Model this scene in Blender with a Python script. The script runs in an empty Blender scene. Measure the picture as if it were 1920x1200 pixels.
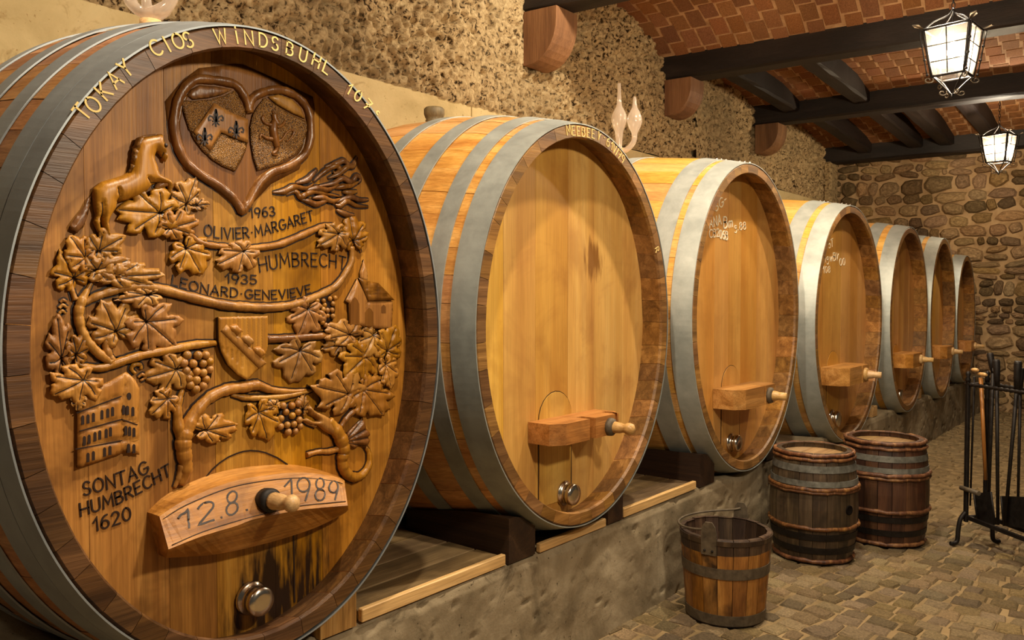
import bpy, bmesh, math, random
import numpy as np
from mathutils import Vector, Matrix
from mathutils.geometry import delaunay_2d_cdt
rnd = random.Random(7)
scn = bpy.context.scene
COL = scn.collection
PI = math.pi

# ---------------------------------------------------------------- camera
F, VPX, HY, CAMH = 1500.0, 2200.0, 557.0, 1.5
ALPHA = math.atan((VPX - 960) / F)
PITCH = math.atan((600 - HY) / F)
cam = bpy.data.cameras.new('camera')
cam.sensor_width = 36.0
cam.lens = F / 1920 * 36
cam_o = bpy.data.objects.new('camera', cam)
COL.objects.link(cam_o)
cam_o.location = (0, 0, CAMH)
cam_o.rotation_euler = (PI / 2 - PITCH, 0, ALPHA)
scn.camera = cam_o

# ---------------------------------------------------------------- world, lights, exposure
scn.view_settings.view_transform = 'Standard'
scn.view_settings.look = 'None'
scn.view_settings.gamma = 1
scn.view_settings.use_curve_mapping = False
scn.view_settings.exposure = 1.35
w = bpy.data.worlds.new('cellar_air')
scn.world = w
w.use_nodes = True
w.node_tree.nodes['Background'].inputs[0].default_value = (1.0, 0.86, 0.68, 1)
w.node_tree.nodes['Background'].inputs[1].default_value = 0.022
WARM = (1.0, 0.87, 0.66)
LAMP_POWER = 95.0
BULB_STRENGTH = 1150.0


def point_light(name, loc, power, radius=0.05, col=WARM):
    l = bpy.data.lights.new(name, 'POINT')
    l.energy = power
    l.color = col
    l.shadow_soft_size = radius
    o = bpy.data.objects.new(name, l)
    COL.objects.link(o)
    o.location = loc
    return o


# ceiling spots above the aisle, just over the top edge of the frame, shining down along the cask heads
for sx, sy, pw in ((-1.10, 1.35, 102), (-1.18, 3.5, 100), (-1.22, 5.7, 58)):
    sl = bpy.data.lights.new('ceiling_spot', 'SPOT')
    sl.energy = pw
    sl.color = WARM
    sl.shadow_soft_size = .05
    sl.spot_size = math.radians(165)
    sl.spot_blend = .35
    so = bpy.data.objects.new('ceiling_spot', sl)
    COL.objects.link(so)
    so.location = (sx, sy, 3.72)
    so.rotation_euler = (0, math.radians(-12), 0)
# added unseen spots high over the casks, above the frame, brightening the rough wall
for wx, wy, pw in ((-2.45, 4.6, 42), (-2.45, .9, 28)):
    sl = bpy.data.lights.new('added_wall_fill', 'SPOT')
    sl.energy = pw
    sl.color = WARM
    sl.shadow_soft_size = .05
    sl.spot_size = math.radians(120)
    sl.spot_blend = .6
    so = bpy.data.objects.new('added_wall_fill', sl)
    COL.objects.link(so)
    so.location = (wx, wy, 3.9)
    so.rotation_euler = (0, math.radians(52), 0)
point_light('added_fill', (.5, 1.7, 2.7), 70, 0.10)  # added frontal fill, out of view, brightens the carved head
point_light('added_fill', (-.9, -1.2, 3.5), 11, 0.10)  # added unseen fill, lightens the left hoops of the nearest cask

# ---------------------------------------------------------------- camera geometry used to read positions off the photograph
FW = Vector((-math.sin(ALPHA) * math.cos(PITCH), math.cos(ALPHA) * math.cos(PITCH), -math.sin(PITCH)))
RT = Vector((math.cos(ALPHA), math.sin(ALPHA), 0))
UP = RT.cross(FW)
CAM = Vector((0, 0, CAMH))


def ray(px, py):
    return FW + RT * ((px - 960) / F) + UP * ((600 - py) / F)


def onX(px, py, X):
    r = ray(px, py)
    return CAM + r * (X / r.x)


def onY(px, py, Y):
    r = ray(px, py)
    return CAM + r * (Y / r.y)


def onZ(px, py, Z):
    r = ray(px, py)
    return CAM + r * ((Z - CAMH) / r.z)


def proj(p):
    d = Vector(p) - CAM
    z = d.dot(FW)
    if z < .05:
        return (-9999, -9999, z)
    return (960 + F * d.dot(RT) / z, 600 - F * d.dot(UP) / z, z)


# ---------------------------------------------------------------- materials
class NT:
    def __init__(s, name):
        s.m = bpy.data.materials.new(name)
        s.m.use_nodes = True
        s.t = s.m.node_tree
        s.b = s.t.nodes['Principled BSDF']

    def n(s, typ, **kw):
        nd = s.t.nodes.new(typ)
        for k, v in kw.items():
            if k.startswith('i_'):
                key = k[2:]
                nd.inputs[int(key) if key.isdigit() else key].default_value = v
            else:
                setattr(nd, k, v)
        return nd

    def l(s, a, b):
        s.t.links.new(a, b)

    def coords(s, scale=(1, 1, 1), rnd_off=True, rot=(0, 0, 0)):
        tc = s.n('ShaderNodeTexCoord')
        out = tc.outputs['Object']
        if rnd_off:
            oi = s.n('ShaderNodeObjectInfo')
            mul = s.n('ShaderNodeMath', operation='MULTIPLY')
            mul.inputs[1].default_value = 41.0
            s.l(oi.outputs['Random'], mul.inputs[0])
            add = s.n('ShaderNodeVectorMath', operation='ADD')
            s.l(out, add.inputs[0])
            s.l(mul.outputs[0], add.inputs[1])
            out = add.outputs[0]
            s.rand = oi.outputs['Random']
        mp = s.n('ShaderNodeMapping')
        mp.inputs['Scale'].default_value = scale
        mp.inputs['Rotation'].default_value = rot
        s.l(out, mp.inputs[0])
        s.raw = out
        return mp.outputs[0]

    def noise(s, vec, scale, detail=4, rough=.6, dist=0.0):
        nd = s.n('ShaderNodeTexNoise')
        nd.inputs['Scale'].default_value = scale
        nd.inputs['Detail'].default_value = detail
        nd.inputs['Roughness'].default_value = rough
        nd.inputs['Distortion'].default_value = dist
        s.l(vec, nd.inputs['Vector'])
        return nd.outputs['Fac']

    def ramp(s, fac, stops):
        r = s.n('ShaderNodeValToRGB')
        e = r.color_ramp.elements
        while len(e) < len(stops):
            e.new(.5)
        for el, (p, c) in zip(e, stops):
            el.position = p
            el.color = (c[0], c[1], c[2], 1)
        s.l(fac, r.inputs[0])
        return r.outputs[0]

    def mix(s, a, b, fac, mode='MIX'):
        m = s.n('ShaderNodeMix', data_type='RGBA', blend_type=mode)
        for sock, v in ((m.inputs[0], fac), (m.inputs[6], a), (m.inputs[7], b)):
            if hasattr(v, 'is_linked') or hasattr(v, 'links'):
                s.l(v, sock)
            elif isinstance(v, (tuple, list)):
                sock.default_value = (v[0], v[1], v[2], 1)
            else:
                sock.default_value = v
        return m.outputs[2]

    def vary(s, col, amt_v=.25, amt_h=.02, amt_s=.05):
        """per-piece brightness, hue and saturation"""
        hs = s.n('ShaderNodeHueSaturation')
        for key, amt, mid, k in (('Value', amt_v, 1, 1.0), ('Hue', amt_h, .5, 7.3), ('Saturation', amt_s, 1, 3.7)):
            f = s.n('ShaderNodeMath', operation='MULTIPLY')
            f.inputs[1].default_value = k
            s.l(s.rand, f.inputs[0])
            g = s.n('ShaderNodeMath', operation='FRACT')
            s.l(f.outputs[0], g.inputs[0])
            mr = s.n('ShaderNodeMapRange')
            mr.inputs[3].default_value = mid - amt
            mr.inputs[4].default_value = mid + amt
            s.l(g.outputs[0], mr.inputs[0])
            s.l(mr.outputs[0], hs.inputs[key])
        s.l(col, hs.inputs['Color'])
        return hs.outputs[0]

    def bump(s, h, strength=.3, dist=.004):
        b = s.n('ShaderNodeBump')
        b.inputs['Strength'].default_value = strength
        b.inputs['Distance'].default_value = dist
        s.l(h, b.inputs['Height'])
        s.l(b.outputs[0], s.b.inputs['Normal'])

    def done(s, col=None, rough=.5, metal=0.0, spec=.5):
        if col is not None:
            if isinstance(col, (tuple, list)):
                s.b.inputs['Base Color'].default_value = (col[0], col[1], col[2], 1)
            else:
                s.l(col, s.b.inputs['Base Color'])
        if isinstance(rough, (int, float)):
            s.b.inputs['Roughness'].default_value = rough
        else:
            s.l(rough, s.b.inputs['Roughness'])
        s.b.inputs['Metallic'].default_value = metal
        s.b.inputs['Specular IOR Level'].default_value = spec
        return s.m


def sr(r, g, b):
    f = lambda c: (c / 255 / 12.92) if c / 255 <= .04045 else ((c / 255 + .055) / 1.055) ** 2.4
    return (f(r), f(g), f(b))


def wood(name, dark, mid, light, axis='z', rough=.45, var=.2, hue=.008, bump=.25, stain=None, stain_amt=.5, spec=.4, coarse=9.0, grain=.55):
    t = NT(name)
    st = {'x': (.06, 1, 1), 'y': (1, .06, 1), 'z': (1, 1, .06)}[axis]
    v = t.coords(st)
    raw = t.raw
    n1 = t.noise(v, coarse, 5, .6, .8)
    col = t.ramp(n1, [(.28, dark), (.5, mid), (.72, light)])
    v2 = t.n('ShaderNodeMapping')
    v2.inputs['Scale'].default_value = {'x': (.03, 1, 1), 'y': (1, .03, 1), 'z': (1, 1, .03)}[axis]
    t.l(raw, v2.inputs[0])
    g = t.noise(v2.outputs[0], 150, 3, .7)
    col = t.mix(col, t.ramp(g, [(.35, (.45, .40, .34)), (.62, (1, 1, 1))]), grain, 'MULTIPLY')
    if stain:
        s1 = t.noise(raw, 3.2, 4, .65, .6)
        col = t.mix(col, stain, t.ramp(s1, [(.48, (0, 0, 0)), (.68, (stain_amt,) * 3)]))
    col = t.vary(col, var, hue)
    t.bump(g, bump, .0025)
    return t.done(col, rough, 0, spec)


def metal(name, dark, light, rough=.42, metallic=.75, scale=14, bumpy=.12, streak=True):
    t = NT(name)
    v = t.coords((1, 1, 1))
    n = t.noise(v, scale, 6, .65, .3)
    col = t.ramp(n, [(.3, dark), (.7, light)])
    n2 = t.noise(v, 140, 2, .6)
    r = t.n('ShaderNodeMapRange')
    r.inputs[3].default_value = rough - .1
    r.inputs[4].default_value = rough + .18
    t.l(n, r.inputs[0])
    t.bump(n2, bumpy, .001)
    return t.done(col, r.outputs[0], metallic)


def punched():
    t = NT('punched')
    v = t.coords((1, 1, 1))
    n = t.noise(v, 12, 4, .6)
    col = t.ramp(n, [(.3, sr(122, 80, 34)), (.7, sr(178, 126, 60))])
    n2 = t.noise(v, 420, 1, .5)
    col = t.mix(col, sr(60, 34, 12), t.ramp(n2, [(.42, (1, 1, 1)), (.52, (0, 0, 0))]))
    t.bump(n2, .9, .004)
    return t.done(col, .32, 0, .55)


XHS = -1.985


def stain_near(m, c, rad, col):
    """black wine drips soaked into the boards around a point"""
    nt = m.node_tree
    b = nt.nodes['Principled BSDF']
    src = b.inputs['Base Color'].links[0].from_socket
    N = nt.nodes.new
    tc = N('ShaderNodeTexCoord')
    sb = N('ShaderNodeVectorMath'); sb.operation = 'SUBTRACT'; sb.inputs[1].default_value = c
    sc = N('ShaderNodeVectorMath'); sc.operation = 'MULTIPLY'; sc.inputs[1].default_value = (1, 1, .8)
    ln = N('ShaderNodeVectorMath'); ln.operation = 'LENGTH'
    mp = N('ShaderNodeMapping'); mp.inputs['Scale'].default_value = (1, 1, .16)
    nz = N('ShaderNodeTexNoise'); nz.inputs['Scale'].default_value = 34; nz.inputs['Detail'].default_value = 6
    mr = N('ShaderNodeMapRange'); mr.inputs[1].default_value = 0; mr.inputs[2].default_value = rad; mr.inputs[3].default_value = .42; mr.inputs[4].default_value = -.25
    ad = N('ShaderNodeMath'); ad.operation = 'ADD'
    rp = N('ShaderNodeValToRGB'); rp.color_ramp.elements[0].position = .60; rp.color_ramp.elements[1].position = .78
    mx = N('ShaderNodeMix'); mx.data_type = 'RGBA'; mx.inputs[7].default_value = (*col, 1)
    L = nt.links.new
    L(tc.outputs['Object'], sb.inputs[0]); L(sb.outputs[0], sc.inputs[0]); L(sc.outputs[0], ln.inputs[0]); L(ln.outputs['Value'], mr.inputs[0])
    L(tc.outputs['Object'], mp.inputs[0]); L(mp.outputs[0], nz.inputs['Vector'])
    L(mr.outputs[0], ad.inputs[0]); L(nz.outputs['Fac'], ad.inputs[1]); L(ad.outputs[0], rp.inputs[0]); L(rp.outputs[0], mx.inputs[0])
    L(src, mx.inputs[6]); L(mx.outputs[2], b.inputs['Base Color'])


M = {}
M['head_amber'] = wood('head_amber', sr(144, 92, 28), sr(184, 126, 46), sr(208, 152, 66), 'z', .46, .07, .004, .35, sr(84, 48, 12), .65, coarse=7, spec=.28)
M['head_oak'] = wood('head_oak', sr(180, 126, 52), sr(206, 156, 72), sr(224, 180, 98), 'z', .45, .09, .004, .08, sr(150, 98, 42), .45, coarse=4, grain=.28)
stain_near(M['head_oak'], (XHS, 2.98, 1.66), .17, sr(132, 88, 40))
M['head_oak_far'] = wood('head_oak_far', sr(176, 116, 48), sr(200, 144, 68), sr(216, 164, 88), 'z', .42, .07, .004, .08, sr(150, 96, 40), .35, coarse=4, grain=.3)
stain_near(M['head_amber'], (XHS, 1.33, .62), .34, sr(46, 26, 9))
M['carving'] = wood('carving', sr(140, 90, 32), sr(176, 120, 48), sr(198, 144, 68), 'z', .38, .07, .004, .2, sr(104, 60, 20), .45, coarse=8, spec=.45)
M['carving_dark'] = wood('carving_dark', sr(86, 52, 20), sr(126, 80, 32), sr(164, 112, 52), 'z', .34, .10, .004, .3, coarse=12, spec=.5)
M['burnt_and_shade'] = NT('burnt_and_shade').done(sr(38, 18, 8), .5)  # burnt cuts and lettering, also the shade painted beside carved stems
M['punched'] = punched()
M['char'] = wood('char', sr(90, 55, 21), sr(122, 78, 32), sr(146, 98, 44), 'z', .45, .05, .004, .3, coarse=8, spec=.3)
M['stave_red'] = wood('stave_red', sr(140, 88, 48), sr(176, 120, 72), sr(200, 148, 98), 'x', .5, .12, .006, .25, coarse=10)
M['stave_oak'] = wood('stave_oak', sr(172, 112, 58), sr(208, 150, 84), sr(228, 178, 112), 'x', .45, .11, .006, .15, coarse=9)
M['stave_pale'] = wood('stave_pale', sr(196, 136, 66), sr(222, 166, 88), sr(236, 188, 114), 'x', .45, .07, .004, .12, coarse=8)
M['chime_dark'] = wood('chime_dark', sr(58, 36, 18), sr(90, 60, 32), sr(124, 86, 48), 'y', .42, .30, .005, .4, coarse=22)
M['chime_mid'] = wood('chime_mid', sr(92, 60, 28), sr(132, 92, 46), sr(166, 122, 68), 'y', .45, .32, .005, .3, coarse=20)
M['hoop_blue'] = metal('hoop_blue', sr(128, 133, 136), sr(150, 155, 156), .45, .35, 9)
M['hoop_steel'] = metal('hoop_steel', sr(138, 141, 136), sr(164, 167, 160), .42, .4, 9)
M['hoop_zinc'] = metal('hoop_zinc', sr(158, 162, 156), sr(188, 190, 182), .42, .4, 9)
M['chrome'] = metal('chrome', sr(190, 182, 168), sr(214, 206, 192), .18, 1.0, 6, .02)
M['iron'] = metal('iron', sr(26, 22, 20), sr(44, 38, 34), .5, .6, 30, .3)
M['iron_rust'] = metal('iron_rust', sr(68, 58, 46), sr(112, 98, 78), .6, .35, 26, .4)
M['peg'] = wood('peg', sr(176, 132, 78), sr(208, 166, 108), sr(226, 190, 134), 'x', .4, .06, .004, .1, coarse=14)
M['bar_oak'] = wood('bar_oak', sr(140, 88, 36), sr(184, 126, 62), sr(210, 154, 88), 'y', .42, .08, .006, .4, sr(70, 40, 18), .5, coarse=14)
M['beam_dark'] = wood('beam_dark', sr(20, 15, 13), sr(34, 26, 22), sr(52, 41, 35), 'x', .62, .12, .004, .8, coarse=8)
M['joist_dark'] = wood('joist_dark', sr(22, 16, 14), sr(36, 27, 24), sr(54, 42, 36), 'y', .62, .12, .004, .8, coarse=8)
M['cradle'] = wood('cradle', sr(34, 20, 12), sr(54, 34, 20), sr(74, 50, 30), 'x', .6, .15, .004, .5, coarse=9)
M['deck'] = wood('deck', sr(84, 66, 42), sr(120, 96, 64), sr(150, 124, 88), 'y', .65, .15, .006, .6, sr(60, 44, 26), .5, coarse=10)
M['pine'] = wood('pine', sr(196, 148, 92), sr(222, 176, 116), sr(234, 194, 140), 'y', .5, .05, .004, .15, coarse=8)
M['endgrain'] = wood('endgrain', sr(120, 84, 40), sr(176, 132, 72), sr(206, 164, 100), 'z', .55, .08, .004, .5, coarse=30)
M['corbel'] = wood('corbel', sr(100, 68, 44), sr(136, 96, 64), sr(162, 120, 82), 'z', .6, .08, .004, .5, coarse=7)
M['keg_wood'] = wood('keg_wood', sr(44, 33, 22), sr(78, 61, 41), sr(116, 96, 69), 'z', .55, .22, .006, .5, sr(28, 20, 12), .8, coarse=12)
M['keg_red'] = wood('keg_red', sr(40, 23, 14), sr(72, 44, 28), sr(100, 67, 43), 'z', .5, .2, .006, .45, sr(28, 18, 11), .7, coarse=12)
M['keg_lid'] = wood('keg_lid', sr(116, 88, 54), sr(156, 124, 82), sr(184, 152, 106), 'y', .55, .1, .005, .3, coarse=9)
M['willow'] = wood('willow', sr(58, 32, 18), sr(106, 66, 38), sr(164, 118, 70), 'z', .5, .12, .005, .7, coarse=24)
M['keg_hoop'] = metal('keg_hoop', sr(84, 82, 74), sr(134, 132, 122), .5, .45, 20, .3)
M['bucket_wood'] = wood('bucket_wood', sr(104, 62, 22), sr(150, 98, 38), sr(186, 132, 62), 'z', .5, .15, .005, .45, sr(34, 19, 9), .95, coarse=12)
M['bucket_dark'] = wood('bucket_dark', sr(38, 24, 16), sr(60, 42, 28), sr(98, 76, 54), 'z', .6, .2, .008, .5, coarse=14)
M['handle_wood'] = wood('handle_wood', sr(120, 72, 28), sr(164, 104, 44), sr(196, 138, 70), 'z', .4, .1, .005, .2, coarse=14)
M['chalk_yellow'] = NT('chalk_yellow').done(sr(214, 184, 116), .9)
M['chalk_white'] = NT('chalk_white').done(sr(226, 216, 190), .9)
M['hole_shade'] = NT('hole_shade').done((.006, .004, .003), .9, 0, .1)  # near-black colour painted for the shade inside a keg's bung hole
M['cork'] = wood('cork', sr(66, 54, 34), sr(98, 82, 54), sr(124, 106, 74), 'z', .6, .05, .004, .4, coarse=20)


def brick_mat():
    t = NT('brick')
    v = t.coords((1, 1, 1))
    n = t.noise(v, 16, 6, .7)
    col = t.ramp(n, [(.3, sr(108, 70, 44)), (.55, sr(144, 98, 64)), (.8, sr(172, 126, 88))])
    col = t.vary(col, .2, .006)
    t.bump(t.noise(v, 60, 5, .7), .5, .004)
    return t.done(col, .85, 0, .2)


def stone_mat(name, a, b, c, var, hue, scale=9):
    t = NT(name)
    v = t.coords((1, 1, 1))
    n = t.noise(v, scale, 6, .65, .4)
    col = t.ramp(n, [(.28, a), (.5, b), (.75, c)])
    col = t.vary(col, var, hue, .10)
    t.bump(t.noise(v, 40, 6, .7), .6, .006)
    return t.done(col, .8, 0, .25)


def plaster_mat():
    t = NT('roughcast')
    v = t.coords((1, 1, 1), False)
    n = t.noise(v, 30, 5, .62, .6)
    n2 = t.noise(v, 1.1, 4, .6)
    col = t.ramp(n, [(.39, sr(58, 42, 25)), (.455, sr(178, 150, 108)), (.7, sr(226, 202, 156))])
    col = t.mix(col, sr(158, 138, 104), t.ramp(n2, [(.45, (0, 0, 0)), (.7, (.6, .6, .6))]))
    t.bump(t.noise(v, 55, 7, .75), .9, .012)
    return t.done(col, .9, 0, .15)


def concrete_mat(name, a, b, c, stain, holes=True, scale=2.2):
    t = NT(name)
    v = t.coords((1, 1, 1), False)
    n = t.noise(v, scale, 7, .65, .5)
    col = t.ramp(n, [(.3, a), (.5, b), (.72, c)])
    n2 = t.noise(v, 6, 6, .7, .9)
    col = t.mix(col, stain, t.ramp(n2, [(.58, (0, 0, 0)), (.72, (.75, .75, .75))]))
    if holes:
        n3 = t.noise(v, 48, 2, .5)
        col = t.mix(col, stain, t.ramp(n3, [(.70, (0, 0, 0)), (.74, (.8, .8, .8))]))
    t.bump(t.noise(v, 38, 7, .7), .35, .008)
    return t.done(col, .85, 0, .2)


M['brick'] = brick_mat()
M['mortar_red'] = stone_mat('mortar_red', sr(144, 108, 78), sr(180, 142, 106), sr(202, 166, 128), 0, 0)
M['stone'] = stone_mat('stone', sr(92, 73, 51), sr(138, 112, 80), sr(178, 150, 112), .55, .010, 7)
M['mortar'] = stone_mat('mortar', sr(150, 120, 82), sr(182, 150, 108), sr(204, 174, 132), 0, 0, 5)
M['cobble'] = stone_mat('cobble', sr(86, 72, 51), sr(118, 100, 72), sr(148, 126, 92), .40, .008, 11)
M['joint'] = stone_mat('joint', sr(112, 92, 60), sr(142, 118, 80), sr(166, 140, 98), 0, 0, 6)
M['roughcast'] = plaster_mat()
M['concrete'] = concrete_mat('concrete', sr(184, 162, 114), sr(212, 190, 140), sr(226, 206, 158), sr(160, 130, 82), True, 1.6)
M['plinth'] = concrete_mat('plinth', sr(92, 80, 60), sr(138, 122, 96), sr(176, 160, 132), sr(62, 50, 34), True, 2.6)


def pane_mat():
    t = NT('frosted_pane')
    nt = t.t
    tr = t.n('ShaderNodeBsdfTransparent')
    tr.inputs[0].default_value = (1, .95, .88, 1)
    tl = t.n('ShaderNodeBsdfTranslucent')
    tl.inputs[0].default_value = (1, .90, .80, 1)
    gl = t.n('ShaderNodeBsdfGlossy')
    gl.inputs['Roughness'].default_value = .15
    m1 = t.n('ShaderNodeMixShader')
    m1.inputs[0].default_value = .010
    t.l(tr.outputs[0], m1.inputs[1])
    t.l(tl.outputs[0], m1.inputs[2])
    m2 = t.n('ShaderNodeMixShader')
    m2.inputs[0].default_value = .05
    t.l(m1.outputs[0], m2.inputs[1])
    t.l(gl.outputs[0], m2.inputs[2])
    t.l(m2.outputs[0], nt.nodes['Material Output'].inputs[0])
    return t.m


def glass_mat():
    t = NT('cloudy_glass')
    nt = t.t
    tr = t.n('ShaderNodeBsdfTransparent')
    tr.inputs[0].default_value = (1, .97, .93, 1)
    tl = t.n('ShaderNodeBsdfTranslucent')
    tl.inputs[0].default_value = (.95, .85, .74, 1)
    df = t.n('ShaderNodeBsdfDiffuse')
    df.inputs[0].default_value = (.92, .80, .68, 1)
    gl = t.n('ShaderNodeBsdfGlossy')
    gl.inputs['Roughness'].default_value = .08
    lw = t.n('ShaderNodeLayerWeight')
    lw.inputs[0].default_value = .35
    m0 = t.n('ShaderNodeMixShader')
    t.l(tl.outputs[0], m0.inputs[1])
    t.l(df.outputs[0], m0.inputs[2])
    m1 = t.n('ShaderNodeMixShader')
    m1.inputs[0].default_value = .36
    t.l(tr.outputs[0], m1.inputs[1])
    t.l(m0.outputs[0], m1.inputs[2])
    m2 = t.n('ShaderNodeMixShader')
    mr = t.n('ShaderNodeMapRange')
    mr.inputs[3].default_value = .05
    mr.inputs[4].default_value = .5
    t.l(lw.outputs['Facing'], mr.inputs[0])
    t.l(mr.outputs[0], m2.inputs[0])
    t.l(m1.outputs[0], m2.inputs[1])
    t.l(gl.outputs[0], m2.inputs[2])
    t.l(m2.outputs[0], nt.nodes['Material Output'].inputs[0])
    return t.m


M['pane'] = pane_mat()
M['glass'] = glass_mat()
tb = NT('bulb')
tb.b.inputs['Emission Color'].default_value = (*WARM, 1)
tb.b.inputs['Emission Strength'].default_value = BULB_STRENGTH
M['bulb'] = tb.done((1, 1, 1), .5)


# ---------------------------------------------------------------- mesh helpers
BASES = {}


class MB:
    """collects shapes (world coordinates) and links them as ONE mesh object"""

    def __init__(s):
        s.v, s.f, s.mi, s.sm = [], [], [], []

    def add(s, vs, fs, mi=0, smooth=False):
        o = len(s.v)
        s.v.extend([tuple(p) for p in vs])
        s.f.extend([tuple(i + o for i in f) for f in fs])
        s.mi.extend([mi] * len(fs))
        s.sm.extend([smooth] * len(fs))

    def box(s, c, d, mi=0, rot=None, bev=0.0):
        hx, hy, hz = d[0] / 2, d[1] / 2, d[2] / 2
        b = min(bev, hx * .9, hy * .9, hz * .9)
        if b <= 0:
            vs = [Vector((x * hx, y * hy, z * hz)) for x in (-1, 1) for y in (-1, 1) for z in (-1, 1)]
            fs = [(0, 1, 3, 2), (4, 6, 7, 5), (0, 4, 5, 1), (2, 3, 7, 6), (0, 2, 6, 4), (1, 5, 7, 3)]
        else:
            bm = bmesh.new()
            bmesh.ops.create_cube(bm, size=1)
            bmesh.ops.scale(bm, vec=(2 * hx, 2 * hy, 2 * hz), verts=bm.verts)
            bmesh.ops.bevel(bm, geom=bm.edges, offset=b, segments=1, affect='EDGES')
            bm.verts.index_update()
            vs = [v.co.copy() for v in bm.verts]
            fs = [tuple(v.index for v in f.verts) for f in bm.faces]
            bm.free()
        if rot is not None:
            vs = [rot @ v for v in vs]
        c = Vector(c)
        s.add([v + c for v in vs], fs, mi)

    def tube(s, pts, rad, n=8, mi=0, caps=True, flat=1.0, flat_axis=None, smooth=True):
        pts = [Vector(p) for p in pts]
        if not hasattr(rad, '__len__'):
            rad = [rad] * len(pts)
        vs, fs = [], []
        prev = None
        for i, p in enumerate(pts):
            t = (pts[min(i + 1, len(pts) - 1)] - pts[max(i - 1, 0)])
            t = t.normalized() if t.length > 1e-9 else Vector((0, 0, 1))
            if prev is None:
                a = Vector((0, 0, 1)) if abs(t.z) < .9 else Vector((1, 0, 0))
                u = t.cross(a).normalized()
            else:
                u = (prev - t * prev.dot(t)).normalized()
            prev = u
            v = t.cross(u)
            for k in range(n):
                a = 2 * PI * k / n
                d = (u * math.cos(a) + v * math.sin(a)) * rad[i]
                if flat_axis is not None:
                    d = d - flat_axis * d.dot(flat_axis) * (1 - flat)
                vs.append(p + d)
        for i in range(len(pts) - 1):
            for k in range(n):
                k2 = (k + 1) % n
                fs.append((i * n + k, i * n + k2, (i + 1) * n + k2, (i + 1) * n + k))
        s.add(vs, fs, mi, smooth)
        if caps:
            o = len(s.v) - len(vs)
            s.f.append(tuple(o + k for k in reversed(range(n))))
            s.f.append(tuple(o + (len(pts) - 1) * n + k for k in range(n)))
            s.mi += [mi, mi]
            s.sm += [False, False]

    def lathe(s, prof, org, axis=(0, 0, 1), n=20, mi=0, smooth=True, a0=0.0):
        """prof: list of (r, h) along axis"""
        ax = Vector(axis).normalized()
        a = Vector((0, 0, 1)) if abs(ax.z) < .9 else Vector((1, 0, 0))
        u = ax.cross(a).normalized()
        v = ax.cross(u)
        org = Vector(org)
        vs, fs = [], []
        for r, h in prof:
            for k in range(n):
                t = a0 + 2 * PI * k / n
                vs.append(org + ax * h + (u * math.cos(t) + v * math.sin(t)) * max(r, 1e-5))
        for i in range(len(prof) - 1):
            for k in range(n):
                k2 = (k + 1) % n
                fs.append((i * n + k, i * n + k2, (i + 1) * n + k2, (i + 1) * n + k))
        s.add(vs, fs, mi, smooth)

    def prism(s, poly, ex, mi=0, mi_side=None):
        """poly: 3D points in order; extruded by vector ex"""
        n = len(poly)
        ex = Vector(ex)
        vs = [Vector(p) for p in poly] + [Vector(p) + ex for p in poly]
        s.add(vs, [tuple(reversed(range(n))), tuple(range(n, 2 * n))], mi)
        o = len(s.v) - 2 * n
        for k in range(n):
            k2 = (k + 1) % n
            s.f.append((o + k, o + k2, o + n + k2, o + n + k))
            s.mi.append(mi if mi_side is None else mi_side)
            s.sm.append(False)

    def sphere(s, c, r, nu=10, nv=7, mi=0, sc=(1, 1, 1)):
        c = Vector(c)
        vs, fs = [], []
        for j in range(nv + 1):
            t = PI * j / nv
            for k in range(nu):
                a = 2 * PI * k / nu
                vs.append(c + Vector((r * sc[0] * math.sin(t) * math.cos(a), r * sc[1] * math.sin(t) * math.sin(a), r * sc[2] * math.cos(t))))
        for j in range(nv):
            for k in range(nu):
                k2 = (k + 1) % nu
                fs.append((j * nu + k, (j + 1) * nu + k, (j + 1) * nu + k2, j * nu + k2))
        s.add(vs, fs, mi, True)

    def mesh(s, name, mats):
        me = bpy.data.meshes.new(name)
        me.from_pydata(s.v, [], s.f)
        for m in mats:
            me.materials.append(M[m])
        me.polygons.foreach_set('material_index', s.mi)
        me.polygons.foreach_set('use_smooth', s.sm)
        bm = bmesh.new()
        bm.from_mesh(me)
        bmesh.ops.remove_doubles(bm, verts=bm.verts, dist=1e-6)
        bmesh.ops.recalc_face_normals(bm, faces=bm.faces)
        bm.to_mesh(me)
        bm.free()
        return me

    def build(s, name, mats, parent=None, **props):
        if isinstance(mats, str):
            mats = [mats]
        return link(name, s.mesh(name, mats), parent, **props)


def link(name, me, parent=None, mat=None, **props):
    o = bpy.data.objects.new(name, me)
    COL.objects.link(o)
    if parent is not None:
        o.parent = parent
        if mat is None:
            o.matrix_parent_inverse = Matrix.Translation(-BASES.get(parent.name, Vector()))
    if mat is not None:
        o.matrix_local = mat
    for k, v in props.items():
        o[k] = v
    return o


def thing(name, loc, label, cat, group=None):
    o = bpy.data.objects.new(name, None)
    COL.objects.link(o)
    o.empty_display_size = .1
    o.location = loc
    o['label'] = label
    o['category'] = cat
    if group:
        o['group'] = group
    BASES[o.name] = Vector(loc)
    return o


def tag(o, label, cat, group=None):
    o['label'] = label
    o['category'] = cat
    if group:
        o['group'] = group
    return o


def catmull(pts, n=6):
    pts = [Vector(p) for p in pts]
    out = []
    for i in range(len(pts) - 1):
        p0 = pts[max(i - 1, 0)]
        p1, p2 = pts[i], pts[i + 1]
        p3 = pts[min(i + 2, len(pts) - 1)]
        for k in range(n):
            t = k / n
            out.append(.5 * (2 * p1 + (p2 - p0) * t + (2 * p0 - 5 * p1 + 4 * p2 - p3) * t * t + (3 * p1 - p0 - 3 * p2 + p3) * t ** 3))
    out.append(pts[-1])
    return out


def interp(vals, m):
    """resample a list of numbers to m samples"""
    xs = np.linspace(0, 1, len(vals))
    return list(np.interp(np.linspace(0, 1, m), xs, vals))


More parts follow.
